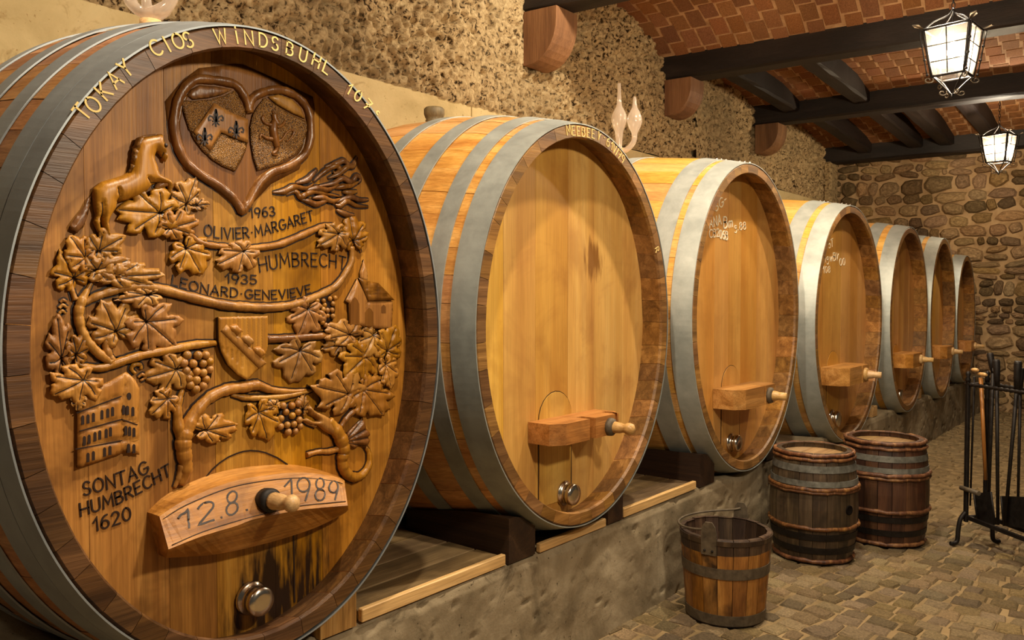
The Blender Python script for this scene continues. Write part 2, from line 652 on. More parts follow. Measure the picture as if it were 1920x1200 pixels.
def vnoise(ny, nz, cell, seed):
    """smooth value noise on an ny x nz grid, cell = grid steps per noise cell"""
    r = np.random.RandomState(seed)
    a = r.rand(int(ny / cell) + 3, int(nz / cell) + 3)
    y = np.arange(ny) / cell
    z = np.arange(nz) / cell
    yi, zi = y.astype(int), z.astype(int)
    fy, fz = y - yi, z - zi
    fy, fz = fy * fy * (3 - 2 * fy), fz * fz * (3 - 2 * fz)
    a00 = a[np.ix_(yi, zi)]
    a10 = a[np.ix_(yi + 1, zi)]
    a01 = a[np.ix_(yi, zi + 1)]
    a11 = a[np.ix_(yi + 1, zi + 1)]
    return (a00 * (1 - fy)[:, None] + a10 * fy[:, None]) * (1 - fz)[None, :] + (a01 * (1 - fy)[:, None] + a11 * fy[:, None]) * fz[None, :]


def grid_mesh(name, P, mat, smooth=True):
    """P: (a, b, 3) array of points"""
    a, b = P.shape[:2]
    me = bpy.data.meshes.new(name)
    idx = np.arange(a * b).reshape(a, b)
    q = np.stack([idx[:-1, :-1], idx[1:, :-1], idx[1:, 1:], idx[:-1, 1:]], -1).reshape(-1, 4)
    me.vertices.add(a * b)
    me.vertices.foreach_set('co', P.reshape(-1).astype(np.float32))
    me.loops.add(q.size)
    me.loops.foreach_set('vertex_index', q.reshape(-1).astype(np.int32))
    me.polygons.add(len(q))
    me.polygons.foreach_set('loop_start', (np.arange(len(q)) * 4).astype(np.int32))
    me.polygons.foreach_set('loop_total', np.full(len(q), 4, np.int32))
    me.update(calc_edges=True)
    me.polygons.foreach_set('use_smooth', [smooth] * len(q))
    me.materials.append(M[mat])
    return me


def scatter(parent, name, variants, mats, matrices, limit=300, stuff_name=None):
    """each matrix places one variant; the largest `limit` in view are parts of their own, the rest one part of kind stuff"""
    sc = []
    for i, (vi, mx) in enumerate(matrices):
        p = mx.translation
        x, y, z = proj(p)
        seen = -20 < x < 1940 and -20 < y < 1220 and z > 0
        sc.append((-(1.0 / z if seen else 0), i))
    sc.sort()
    keep = set(i for s_, i in sc[:limit] if s_ < 0)
    rest = MB()
    for i, (vi, mx) in enumerate(matrices):
        if i in keep:
            link(name, variants[vi], parent, mx)
        else:
            me = variants[vi]
            rest.add([mx @ v.co for v in me.vertices], [tuple(p.vertices) for p in me.polygons])
    if rest.v:
        rest.build(stuff_name or (name + '_field'), mats, parent, kind='stuff')

# ---------------------------------------------------------------- setting: walls, floor, ceiling, plinth
XW, XL, YB = -3.85, -1.92, 11.9          # left wall, plinth front, back wall at the left corner
SK = 0.117                               # the beams and the back wall run slightly askew


XF = -1.87                 # plane of the chime ends
RECESS = .115
XH = XF - RECESS           # plane of the heads
CASKS = [  # centre Y, centre Z, half width, half height
    (1.243, 1.370, .645, .840), (2.751, 1.380, .690, .829), (4.433, 1.382, .749, .883), (6.298, 1.299, .815, .889),
    (8.035, 1.294, .690, .853), (9.43, 1.277, .600, .844), (10.645, 1.243, .540, .742)]
LEN = 1.78
TH = .058
BULGE = [(.07, .125), (.08, .125), (.08, .11), (.08, .11), (.045, .10), (.03, .09), (.025, .08)]


def skew(x):
    return SK * (x - XW)


# left wall: smooth concrete band below, roughcast above
ys = np.arange(-.6, 7.6, .0115)
yf = np.arange(7.6, 12.0, .022)
for seg, (yy, st, zt) in enumerate(((ys, .0115, 4.25), (yf, .022, 4.25))):
    zz = np.arange(2.845, zt, st)
    k = .0115 / st
    ny, nz = len(yy), len(zz)
    h = 1.2 * vnoise(ny, nz, max(3.2 * k, 2), 1 + seg) + .6 * vnoise(ny, nz, 2, 3 + seg) + .6 * vnoise(ny, nz, 7 * k, 5 + seg) + .6 * vnoise(ny, nz, 40 * k, 7 + seg)
    h = h / 3.0
    h = np.clip((h - .36) / .22, 0, 1) ** .8
    P = np.zeros((ny, nz, 3))
    P[..., 0] = XW - .028 + .060 * h
    P[..., 0][:, :2] = XW + .004
    P[..., 1] = yy[:, None]
    P[..., 2] = zz[None, :]
    P[..., 2] += (.012 * (vnoise(ny, nz, 6, 9) - .5) + .03 * (vnoise(ny, nz, 50, 19) - .5)) * np.exp(-(zz[None, :] - 2.845) / .2)
    me = grid_mesh('wall_left', P, 'roughcast')
    if seg == 0:
        wall_left = link('wall_left', me, kind='structure')
    else:
        link('plaster_panel', me, wall_left)
m = MB()
for y0, y1 in ((-.6, 1.0), (1.006, 4.2), (4.206, 7.4), (7.406, 10.6), (10.606, 11.95)):
    m = MB()
    m.box(((XW - .1 + XW + .002) / 2, (y0 + y1) / 2, 1.42), (.11, y1 - y0, 2.86), 0, None, .004)
    m.build('concrete_panel', 'concrete', wall_left)
m = MB()
m.box((XW - .2, 5.7, 2.1), (.22, 12.7, 4.4))
m.build('backing', 'concrete', wall_left)
# plaster pilaster strip in the far corner
m = MB()
m.box((XW + .05, 11.72, 3.1), (.12, .3, .62), 0, None, .03)
m.build('corner_render', 'roughcast', wall_left)

# floor: bed of sand-coloured joints plus setts
floor = MB()
floor.box((.6, 5.6, -.06), (5.6, 13.6, .1))
floor = floor.build('floor', 'joint', kind='structure')


def sett(seed):
    r = random.Random(seed)
    m = MB()
    q = []
    for sx, sy in ((-1, -1), (0, -1.02), (1, -1), (1, 1), (.0, 1.02), (-1, 1)):
        q.append(Vector((sx * (.48 + r.uniform(-.07, .05)), sy * (.48 + r.uniform(-.07, .05)), 0)))
    vs = [Vector((p.x, p.y, -.35)) for p in q] + [Vector((p.x, p.y, .02 + r.uniform(-.03, .03))) for p in q] + [Vector((p.x * .84, p.y * .84, .16 + r.uniform(-.06, .06))) for p in q]
    n = 6
    fs = [(k, (k + 1) % n, n + (k + 1) % n, n + k) for k in range(n)] + [(n + k, n + (k + 1) % n, 2 * n + (k + 1) % n, 2 * n + k) for k in range(n)] + [tuple(range(2 * n, 3 * n))]
    m.add(vs, fs)
    return m.mesh('cobblestone', ['cobble'])


setts = [sett(100 + i) for i in range(14)]
mats = []
y = 1.2
row = 0
while y < 12.6:
    d = rnd.uniform(.088, .122)
    x = XL - .05 + rnd.uniform(-.08, 0)
    while x < 2.2:
        wd = rnd.uniform(.085, .145)
        cx, cy = x + wd / 2, y + d / 2
        # rows bend in shallow fans
        yy_ = cy + .06 * math.sin(cx * 2.3 + .3 * math.sin(cy))
        z = -.0115 + rnd.uniform(-.004, .004)
        a = .138 * math.cos(cx * 2.3) + rnd.uniform(-.12, .12)
        mx = Matrix.Translation((cx + rnd.uniform(-.008, .008), yy_ + rnd.uniform(-.008, .008), z)) @ Matrix.Rotation(a, 4, 'Z') @ Matrix.Rotation(rnd.uniform(-.03, .03), 4, 'X') @ Matrix.Rotation(rnd.uniform(-.03, .03), 4, 'Y') @ Matrix.Diagonal((wd * rnd.uniform(.93, .99), d * rnd.uniform(.92, .98), .07, 1))
        if cy < 12.0 + skew(cx):
            mats.append((rnd.randrange(14), mx))
        x += wd
    y += d
    row += 1
scatter(floor, 'cobblestone', setts, 'cobble', mats, 300, 'cobblestone_field')

# back wall: rubble stones bedded in mortar
wb = MB()
P0 = Vector((XW - .3, YB + .06 + skew(XW - .3), 0))
P1 = Vector((3.2, YB + .06 + skew(3.2), 0))
wb.prism([P0 + Vector((0, 0, -.05)), P1 + Vector((0, 0, -.05)), P1 + Vector((0, 0, 4.3)), P0 + Vector((0, 0, 4.3))], (-.03, .25, 0))
wall_back = wb.build('wall_back', 'mortar', kind='structure')


def rubble(seed):
    r = random.Random(seed)
    n = 9
    m = MB()
    ring = []
    kx = r.uniform(2.6, 6.5)
    for k in range(n):
        a = 2 * PI * k / n + r.uniform(-.12, .12)
        c, s_ = math.cos(a), math.sin(a)
        rr = (abs(c) ** kx + abs(s_) ** kx) ** (-1 / kx)
        rr *= r.uniform(.84, 1.04)
        ring.append((c * rr * .5, s_ * rr * .5))
    tx, ty = r.uniform(-.25, .25), r.uniform(-.25, .25)
    dep = lambda px, py, b: -b + tx * px + ty * py + r.uniform(-.10, .10)
    vs = [Vector((px, .8, py)) for px, py in ring] + [Vector((px, dep(px, py, -.02), py)) for px, py in ring] + [Vector((px * .8, dep(px, py, .55), py * .8)) for px, py in ring] + [Vector((px * .42, dep(px, py, .75), py * .42)) for px, py in ring]
    fs = []
    for j in range(3):
        fs += [(j * n + k, j * n + (k + 1) % n, (j + 1) * n + (k + 1) % n, (j + 1) * n + k) for k in range(n)]
    fs.append(tuple(range(3 * n, 4 * n)))
    m.add(vs, fs)
    return m.mesh('stone', ['stone'])


rubs = [rubble(300 + i) for i in range(16)]
mats = []
z = -.03
rs = random.Random(21)
while z < 3.95:
    h = rs.choice((.07, .10, .12, .14, .16, .19, .22))
    x = XW - .1 - rs.uniform(0, .2)
    while x < 2.4:
        wd = rs.uniform(.10, .40) * (.8 if h < .13 else 1.0)
        parts = [(x, z, wd, h)]
        if h > .18 and rs.random() < .35:
            f = rs.uniform(.4, .6)
            parts = [(x, z, wd, h * f), (x, z + h * f, wd, h * (1 - f))]
        elif wd > .34 and rs.random() < .3:
            parts = [(x, z, wd * .55, h), (x + wd * .55, z, wd * .45, h)]
        for (px, pz, pw, ph) in parts:
            gap = rs.uniform(-.02, .016)
            cx = px + pw / 2
            cz = pz + ph / 2 + .03 * math.sin(cx * 1.7 + z) + rs.uniform(-.02, .02)
            mx = Matrix.Translation((cx, YB + .055 + skew(cx), cz)) @ Matrix.Rotation(math.atan(SK), 4, 'Z') @ Matrix.Rotation(rs.uniform(-.22, .22), 4, 'Y') @ Matrix.Diagonal((max(pw - gap, .06), rs.uniform(.03, .10), max(ph - gap * .8, .05), 1))
            mats.append((rs.randrange(16), mx))
        x += wd
    z += h
scatter(wall_back, 'stone', rubs, 'stone', mats, 300, 'stone_field')

# ceiling: slab above, brick vaults between the beams
c = MB()
c.box((-.4, 5.6, 4.52), (7.4, 14.4, .2))
ceiling = c.build('ceiling', 'mortar_red', kind='structure')
BEAMS = [(4.765, 3.65), (6.94, 3.59), (9.11, 3.52), (11.60, 3.39)]     # near lower edge at the left wall
BH, BW = .26, .23


def brick(seed):
    r = random.Random(seed)
    m = MB()
    q = []
    for sx, sy in ((-1, -1), (1, -1), (1, 1), (-1, 1)):
        q.append(Vector((sx * (.5 - r.uniform(0, .03)), sy * (.5 - r.uniform(0, .03)), 0)))
    vs = [p + Vector((0, 0, .6)) for p in q] + [p + Vector((0, 0, -.05 + r.uniform(-.05, .05))) for p in q] + [Vector((p.x * .95, p.y * .95, -.26 + r.uniform(-.05, .05))) for p in q]
    fs = []
    for j in range(2):
        fs += [(j * 4 + k, j * 4 + (k + 1) % 4, (j + 1) * 4 + (k + 1) % 4, (j + 1) * 4 + k) for k in range(4)]
    fs.append((8, 9, 10, 11))
    m.add(vs, fs)
    return m.mesh('brick', ['brick'])


bricks = [brick(500 + i) for i in range(10)]
mats = []
BAYS = [(BEAMS[0][0] + BW, BEAMS[1][0], BEAMS[0][1] + BH - .05, BEAMS[1][1] + BH - .03, .26),
        (BEAMS[1][0] + BW, BEAMS[2][0], BEAMS[1][1] + BH - .05, BEAMS[2][1] + BH - .03, .10),
        (BEAMS[2][0] + BW, BEAMS[3][0], BEAMS[2][1] + BH - .05, BEAMS[3][1] + BH - .03, .10)]
shell = MB()
for (y0, y1, z0, z1, rise) in BAYS:
    def vault(t, off=0.0):
        return y0 + (y1 - y0) * t, z0 + (z1 - z0) * t + rise * (1 - (2 * t - 1) ** 2) + off
    nrow = 11
    L = (y1 - y0)
    for ix, x in enumerate(np.arange(XW - .02, 2.3, .152)):
        t = -.5 / nrow * (ix % 2) + rnd.uniform(-.02, .02)
        while t < 1.0:
            dt = rnd.uniform(.9, 1.1) / 9.0
            ta, tb_ = max(t, -.01), min(t + dt, 1.01)
            if tb_ - ta > .025:
                ya, za = vault(ta)
                yb, zb = vault(tb_)
                ln = math.hypot(yb - ya, zb - za)
                an = math.atan2(zb - za, yb - ya)
                cx = x + .076
                mx = Matrix.Translation((cx, (ya + yb) / 2 + skew(cx), (za + zb) / 2)) @ Matrix.Rotation(math.atan(SK), 4, 'Z') @ Matrix.Rotation(an, 4, 'X') @ Matrix.Diagonal((.138, ln - .013, .05, 1))
                mats.append((rnd.randrange(10), mx))
            t += dt
    # mortar shell the bricks sit in
    nn = 14
    top, bot = [], []
    for k in range(nn + 1):
        yk, zk = vault(k / nn, -.007)
        bot.append((yk, zk))
        top.append((yk, zk + .12))
    prof = bot + top[::-1]
    vs, fs = [], []
    for X in (XW - .05, 2.4):
        vs += [Vector((X, yk + skew(X), zk)) for yk, zk in prof]
    N = len(prof)
    fs = [(k, (k + 1) % N, N + (k + 1) % N, N + k) for k in range(N)]
    for o in (0, N):
        fs += [(o + k, o + k + 1, o + N - 2 - k, o + N - 1 - k) for k in range(nn)]
    shell.add(vs, fs)
shell.build('vault_mortar', 'mortar_red', ceiling)
scatter(ceiling, 'brick', bricks, 'brick', mats, 300, 'brick_field')


def beam_mesh(x0, x1, y, z, bh, bw, seed):
    """slightly hewn timber along X"""
    r = random.Random(seed)
    m = MB()
    n = 14
    vs, fs = [], []
    for i in range(n + 1):
        x = x0 + (x1 - x0) * i / n
        j = lambda: r.uniform(-.007, .007)
        b = .018
        for (dy, dz) in ((b, 0), (bw - b, 0), (bw, b), (bw, bh), (0, bh), (0, b)):
            vs.append(Vector((x, y + skew(x) + dy + j(), z + dz + j())))
    for i in range(n):
        fs += [(i * 6 + k, i * 6 + (k + 1) % 6, (i + 1) * 6 + (k + 1) % 6, (i + 1) * 6 + k) for k in range(6)]
    fs += [tuple(range(6)), tuple(n * 6 + k for k in range(6))]
    m.add(vs, fs)
    return m


BLAB = ['black-brown ceiling beam at the top edge, resting on the largest curved corbel',
        'thick black-brown ceiling beam just behind the nearer lantern, second along the wall',
        'dark ceiling beam passing beneath the nearer lantern, third along the wall, joists on both sides',
        'lowest dark ceiling beam running close along the top of the stone back wall']
for i, (by, bz) in enumerate(BEAMS):
    o = beam_mesh(XW - .02 if i else XW + .002, 2.5, by, bz, BH, BW, 40 + i).build('ceiling_beam', 'beam_dark')
    tag(o, BLAB[i], 'beam', 'timber beams across the ceiling')
    if i == 3:
        continue
    # quarter-round corbel under the beam
    cb = MB()
    dpt, wid, hgt = (.31, .29, .29)[i], .27, (.40, .34, .33)[i]
    y0 = by - .01
    prof = [(0, 0), (dpt, 0), (dpt, -hgt * .22)]
    for k in range(1, 9):
        a = k / 8 * PI / 2
        prof.append((dpt - (dpt - .06) * (1 - math.cos(a)), -hgt * .22 - hgt * .78 * math.sin(a)))
    prof.append((0, -hgt))
    poly = [Vector((XW + max(px, .03), y0 + skew(XW + px), bz + pz - .002)) for px, pz in prof]
    cb.prism(poly, (0, wid, 0))
    co = cb.build('corbel', 'corbel')
    tag(co, ['reddish brown quarter-round corbel jutting from the rough wall above the second cask, the largest corbel',
             'quarter-round brown corbel on the rough wall just right of the pair of glass bulbs',
             'smallest visible quarter-round corbel, high on the wall above the fourth cask'][i], 'corbel', 'curved corbels carrying the beams')

JO = [(-3.50, 1), (-2.76, 1), (-1.95, 1), (-1.05, 1), (-.1, 1), (.9, 1), (-3.40, 2), (-2.78, 2), (-2.42, 2), (-1.90, 2), (-1.15, 2), (-.5, 2), (.3, 2)]
JL = ['leftmost dark joist in the bay behind the second beam, in deep shade at the wall', 'dark joist between the second and third beams, just left of the bare brick patch',
      None, None, None, None,
      'dark joist next to the left wall in the far ceiling bay', 'second dark joist from the left wall in the far ceiling bay', 'third dark joist from the left wall in the far ceiling bay',
      'dark joist just left of the farther lantern in the far ceiling bay', 'dark joist directly beside the farther lantern, right of its chain', None, None]
for (jx, bay), lab in zip(JO, JL):
    y0, y1, z0, z1, rise = BAYS[bay]
    if lab is None:
        continue
    jm = MB()
    r = random.Random(int(jx * 100))
    vs, n = [], 8
    jw, jh = .17, .19
    for i in range(n + 1):
        t = i / n
        yy_ = y0 - .02 + (y1 - y0 + .04) * t + skew(jx)
        zz_ = BEAMS[bay][1] + .10 + (BEAMS[bay + 1][1] - BEAMS[bay][1]) * t
        b = .02
        for dx, dz in ((b, 0), (jw - b, 0), (jw, b), (jw, jh + .1), (0, jh + .1), (0, b)):
            vs.append(Vector((jx + dx + r.uniform(-.006, .006), yy_, zz_ + dz + r.uniform(-.006, .006))))
    fs = []
    for i in range(n):
        fs += [(i * 6 + k, i * 6 + (k + 1) % 6, (i + 1) * 6 + (k + 1) % 6, (i + 1) * 6 + k) for k in range(6)]
    fs += [tuple(range(6)), tuple(n * 6 + k for k in range(6))]
    jm.add(vs, fs)
    tag(jm.build('ceiling_joist', 'joist_dark'), lab, 'joist', 'joists between the beams')

# plinth: the long rough concrete bench the casks lie on
zz = np.linspace(-.02, .475, 44)
yy = np.arange(-.6, 11.95, .016)
ny, nz = len(yy), len(zz)
# the bench is hollowed where the bellies of the casks hang below its edge
def hollow(xx):
    zt_ = np.full(ny, .485)
    for ci, (cy_, cz_, ca_, cb_) in enumerate(CASKS):
        by_, bz_ = BULGE[ci]
        s_ = max(min(XF - xx, LEN), .0)
        k_ = 1 - (2 * s_ / LEN - 1) ** 2
        u = np.abs(yy - cy_) / (ca_ + by_ * k_)
        low = np.where(u < 1, cz_ - (cb_ + bz_ * k_ + .004) * np.sqrt(np.clip(1 - u * u, 0, 1)) - .014, 9)
        zt_ = np.minimum(zt_, low)
    return zt_


h = .5 * vnoise(ny, nz, 30, 31) + .3 * vnoise(ny, nz, 10, 32) + .2 * vnoise(ny, nz, 4, 33)
pit = np.clip((vnoise(ny, nz, 3.2, 34) - .84) / .1, 0, 1)
P = np.zeros((ny + 0, nz + 10, 3))
P[:, :nz, 0] = XL + .022 * (h - .5) - .014 * pit
P[:, :nz, 1] = yy[:, None]
P[:, :nz, 2] = zz[None, :] * (hollow(XL - .01) / .485)[:, None]
edge = .012 * (vnoise(ny, 2, 6, 35)[:, :1] - .5)
P[:, nz - 2:nz, 0] -= .008
for j, xx in enumerate((-.03, -.15, -.3, -.5, -.7, -.9, -1.1, -1.4, -1.7, -1.94)):
    P[:, nz + j, 0] = XL + xx
    P[:, nz + j, 1] = yy
    P[:, nz + j, 2] = hollow(XL + xx) + (np.minimum(edge[:, 0], .003) if j == 0 else 0)
plinth = link('trim_1', grid_mesh('trim_1', P, 'plinth'), kind='structure')
plinth['label'] = 'long rough grey concrete plinth under the row of casks'

# ---------------------------------------------------------------- hand lettering: strokes in a unit box
def arc(cx, cy, rx, ry, a0, a1, n=10):
    return [(cx + rx * math.cos(math.radians(a0 + (a1 - a0) * i / n)), cy + ry * math.sin(math.radians(a0 + (a1 - a0) * i / n))) for i in range(n + 1)]


G = {
    'A': (.72, [[(0, 0), (.36, 1), (.72, 0)], [(.13, .34), (.59, .34)]]),
    'B': (.58, [[(0, 0), (0, 1)], [(0, 1), (.25, 1)] + arc(.25, .77, .27, .23, 90, -90, 8) + [(0, .54)], [(0, .54), (.28, .54)] + arc(.28, .27, .30, .27, 90, -90, 8) + [(0, 0)]]),
    'C': (.66, [arc(.40, .5, .40, .5, 48, 312, 14)]),
    'D': (.66, [[(0, 0), (0, 1), (.22, 1)] + arc(.22, .5, .44, .5, 90, -90, 12) + [(0, 0)]]),
    'E': (.52, [[(.52, 1), (0, 1), (0, 0), (.52, 0)], [(0, .52), (.42, .52)]]),
    'G': (.72, [arc(.40, .5, .40, .5, 48, 340, 14) + [(.76, .45), (.45, .45)]]),
    'H': (.64, [[(0, 0), (0, 1)], [(.64, 0), (.64, 1)], [(0, .5), (.64, .5)]]),
    'I': (.06, [[(.03, 0), (.03, 1)]]),
    'i': (.06, [[(.03, 0), (.03, .85)], [(.03, 1.08), (.03, 1.14)]]),
    'K': (.6, [[(0, 0), (0, 1)], [(.55, 1), (0, .45)], [(.16, .6), (.6, 0)]]),
    'L': (.5, [[(0, 1), (0, 0), (.5, 0)]]),
    'M': (.82, [[(0, 0), (.08, 1), (.41, .3), (.74, 1), (.82, 0)]]),
    'N': (.66, [[(0, 0), (0, 1), (.66, 0), (.66, 1)]]),
    'O': (.76, [arc(.38, .5, .38, .5, 90, 450, 18)]),
    'R': (.6, [[(0, 0), (0, 1)], [(0, 1), (.26, 1)] + arc(.26, .74, .28, .26, 90, -90, 8) + [(0, .48)], [(.22, .48), (.6, 0)]]),
    'S': (.54, [arc(.28, .75, .25, .25, 30, 270, 10) + arc(.27, .25, .27, .25, 90, -150, 10)]),
    'T': (.64, [[(0, 1), (.64, 1)], [(.32, 1), (.32, 0)]]),
    'U': (.62, [[(0, 1), (0, .32)] + arc(.31, .31, .31, .31, 180, 360, 10) + [(.62, 1)]]),
    'V': (.66, [[(0, 1), (.33, 0), (.66, 1)]]),
    'W': (.95, [[(0, 1), (.24, 0), (.48, .85), (.72, 0), (.95, 1)]]),
    'Y': (.62, [[(0, 1), (.31, .5), (.62, 1)], [(.31, .5), (.31, 0)]]),
    '0': (.58, [arc(.29, .5, .29, .5, 90, 450, 16)]),
    '1': (.30, [[(0, .66), (.25, 1), (.27, 0)]]),
    '2': (.56, [arc(.27, .73, .26, .27, 165, -30, 10) + [(.02, 0), (.56, 0)]]),
    '3': (.52, [arc(.24, .75, .24, .25, 150, -90, 9) + arc(.24, .25, .28, .25, 90, -150, 9)]),
    '5': (.52, [[(.48, 1), (.08, 1), (.04, .56)] + arc(.24, .30, .28, .30, 115, -145, 10)]),
    '6': (.54, [[(.44, 1)] + arc(.42, .38, .42, .62, 110, 180, 5) + arc(.27, .30, .27, .30, 180, 540, 14)]),
    '7': (.52, [[(0, 1), (.52, 1), (.15, 0)], [(.12, .5), (.46, .5)]]),
    '8': (.52, [arc(.26, .76, .22, .24, 270, 630, 12), arc(.26, .26, .26, .26, 90, 450, 12)]),
    '9': (.54, [arc(.27, .70, .27, .30, 0, 360, 14) + [(.50, .5), (.34, 0)]]),
    '.': (.08, [[(.0, .02), (.06, .02)]]),
    '*': (.22, [[(.10, .45), (.12, .45)]]),
    '-': (.34, [[(0, .5), (.34, .5)]]),
    '/': (.34, [[(0, -.05), (.34, 1.05)]]),
    'c': (.40, [arc(.22, .3, .22, .3, 50, 310, 10)]),
    'v': (.46, [[(0, .9), (.12, 0), (.30, .6), (.46, .75)]]),
    'm': (.6, [[(0, 0), (0, .5)] + arc(.15, .38, .15, .16, 180, 0, 5) + [(.3, 0)], [(.3, .38)] + arc(.45, .38, .15, .16, 180, 0, 5) + [(.6, 0)]]),
    'g': (.42, [arc(.2, .45, .2, .2, 20, 380, 10) + [(.4, -.1)] + arc(.2, -.12, .2, .2, 0, -150, 5)]),
    'n': (.34, [[(0, 0), (0, .5)] + arc(.17, .36, .17, .16, 180, 0, 5) + [(.34, 0)]]),
    'w': (.6, [[(0, .55), (.15, 0), (.3, .5), (.45, 0), (.6, .55)]]),
    'r': (.3, [[(0, 0), (0, .5), (.1, .5), (.3, .55)]]),
    ' ': (.34, []),
}


def ribbon(m, pts, wd, x, mi=0, up=.0012):
    """flat stroke in the plane X = x; pts are (y, z)"""
    P = [Vector((p[0], p[1])) for p in pts]
    Q = [P[0]]
    for p in P[1:]:
        if (p - Q[-1]).length > 1e-5:
            Q.append(p)
    if len(Q) < 2:
        return
    n = len(Q)
    d0 = (Q[1] - Q[0]).normalized()
    d1 = (Q[-1] - Q[-2]).normalized()
    Q[0] = Q[0] - d0 * wd * .4
    Q[-1] = Q[-1] + d1 * wd * .4
    L, R = [], []
    for i in range(n):
        a = (Q[i] - Q[i - 1]).normalized() if i else (Q[1] - Q[0]).normalized()
        b = (Q[i + 1] - Q[i]).normalized() if i < n - 1 else a
        t = a + b
        t = t.normalized() if t.length > .2 else a
        nrm = Vector((-t.y, t.x))
        k = min(1 / max(abs(nrm.dot(Vector((-a.y, a.x)))), .4), 2.0)
        L.append(Q[i] + nrm * wd / 2 * k)
        R.append(Q[i] - nrm * wd / 2 * k)
    vs = [Vector((x + up, p.x, p.y)) for p in L] + [Vector((x + up, p.x, p.y)) for p in R] + [Vector((x - .002, p.x, p.y)) for p in L] + [Vector((x - .002, p.x, p.y)) for p in R]
    fs = []
    for i in range(n - 1):
        fs += [(n + i, n + i + 1, i + 1, i), (i, i + 1, 2 * n + i + 1, 2 * n + i), (3 * n + i, 3 * n + i + 1, n + i + 1, n + i)]
    fs += [(0, 2 * n, 3 * n, n), (n - 1, 2 * n - 1, 4 * n - 1, 3 * n - 1)]
    m.add(vs, fs, mi)


def glyph(m, ch, org, right, up, h, wd, x, sx=1.0):
    for st in G[ch][1]:
        ribbon(m, [org + right * (p[0] * h * sx) + up * (p[1] * h) for p in st], wd, x)


def text_path(m, s, path, h, wd, x, lean=0.0, gap=.26, hend=None):
    """letters spread over the whole path (list of 2D points in the plane)"""
    P = catmull([Vector((p[0], p[1], 0)) for p in path], 8)
    P = [Vector((p.x, p.y)) for p in P]
    cum = [0]
    for a, b in zip(P, P[1:]):
        cum.append(cum[-1] + (b - a).length)
    adv = [G[c][0] + gap for c in s]
    tot = sum(adv) - gap
    k = cum[-1] / (tot * h)

    def at(d):
        d = min(max(d, 0), cum[-1] - 1e-6)
        i = max(j for j in range(len(cum) - 1) if cum[j] <= d)
        t = (d - cum[i]) / (cum[i + 1] - cum[i])
        return P[i].lerp(P[i + 1], t), (P[i + 1] - P[i]).normalized()
    x0 = 0
    for c, a in zip(s, adv):
        hh = h if hend is None else h + (hend - h) * x0 / tot
        wg = G[c][0]
        o, t = at((x0 + wg / 2) * h * k)
        up = Vector((-t.y, t.x))
        up = (up + Vector((0, 1)) * .6 + t * lean).normalized()
        glyph(m, c, o - t * (wg * hh * k / 2), t, up, hh, wd, x, k)
        x0 += a


# ---------------------------------------------------------------- the great casks
CGROUP = 'row of great oval casks on the plinth'
CLAB = ['nearest great oak cask, its head carved with vine leaves, a heart and a horse',
        'great cask with plain golden head, second in the row, chalk lettering on its dark rim',
        'third great cask in the row, behind the wooden bucket, white chalk writing on its head',
        'fourth great cask in the row, behind the two kegs, faint chalk marks on its head',
        'fifth great cask in the row, beyond the kegs, with no writing on its head',
        'sixth great cask in the row, narrow in view, second from the stone back wall',
        'last and smallest-looking great cask, in shade against the stone back wall']
HOOPS = [
    [(0, .070), (.076, .150), (.225, .295), (.40, .465), (.62, .69)],
    [(0, .105), (.150, .225), (.36, .435), (.60, .67)],
    [(0, .110), (.145, .255), (.62, .72)],
    [(0, .120), (.165, .275), (.62, .72)],
    [(0, .120), (.175, .285), (.62, .72)],
    [(0, .120), (.165, .275), (.62, .72)],
    [(0, .120), (.165, .275), (.62, .72)]]
CM = [('stave_red', 'chime_dark', 'hoop_blue', 'head_amber'), ('stave_oak', 'chime_mid', 'hoop_steel', 'head_oak')] + [('stave_pale', 'chime_mid', 'hoop_zinc', 'head_oak_far')] * 5


def bul(s):
    return 1 - (2 * s / LEN - 1) ** 2


def ell(ci, th, s, off=0.0):
    """point on the outside of cask ci at angle th, distance s behind the chime"""
    y, z, a, b = CASKS[ci]
    by, bz = BULGE[ci]
    k = bul(s)
    return Vector((XF - s, y + (a - .006 + by * k + off) * math.cos(th), z + (b - .006 + bz * k + off) * math.sin(th)))


def inside_head(ci, off=0.0):
    y, z, a, b = CASKS[ci]
    by, bz = BULGE[ci]
    k = bul(RECESS)
    return a - .006 + by * k - TH + off, b - .006 + bz * k - TH + off


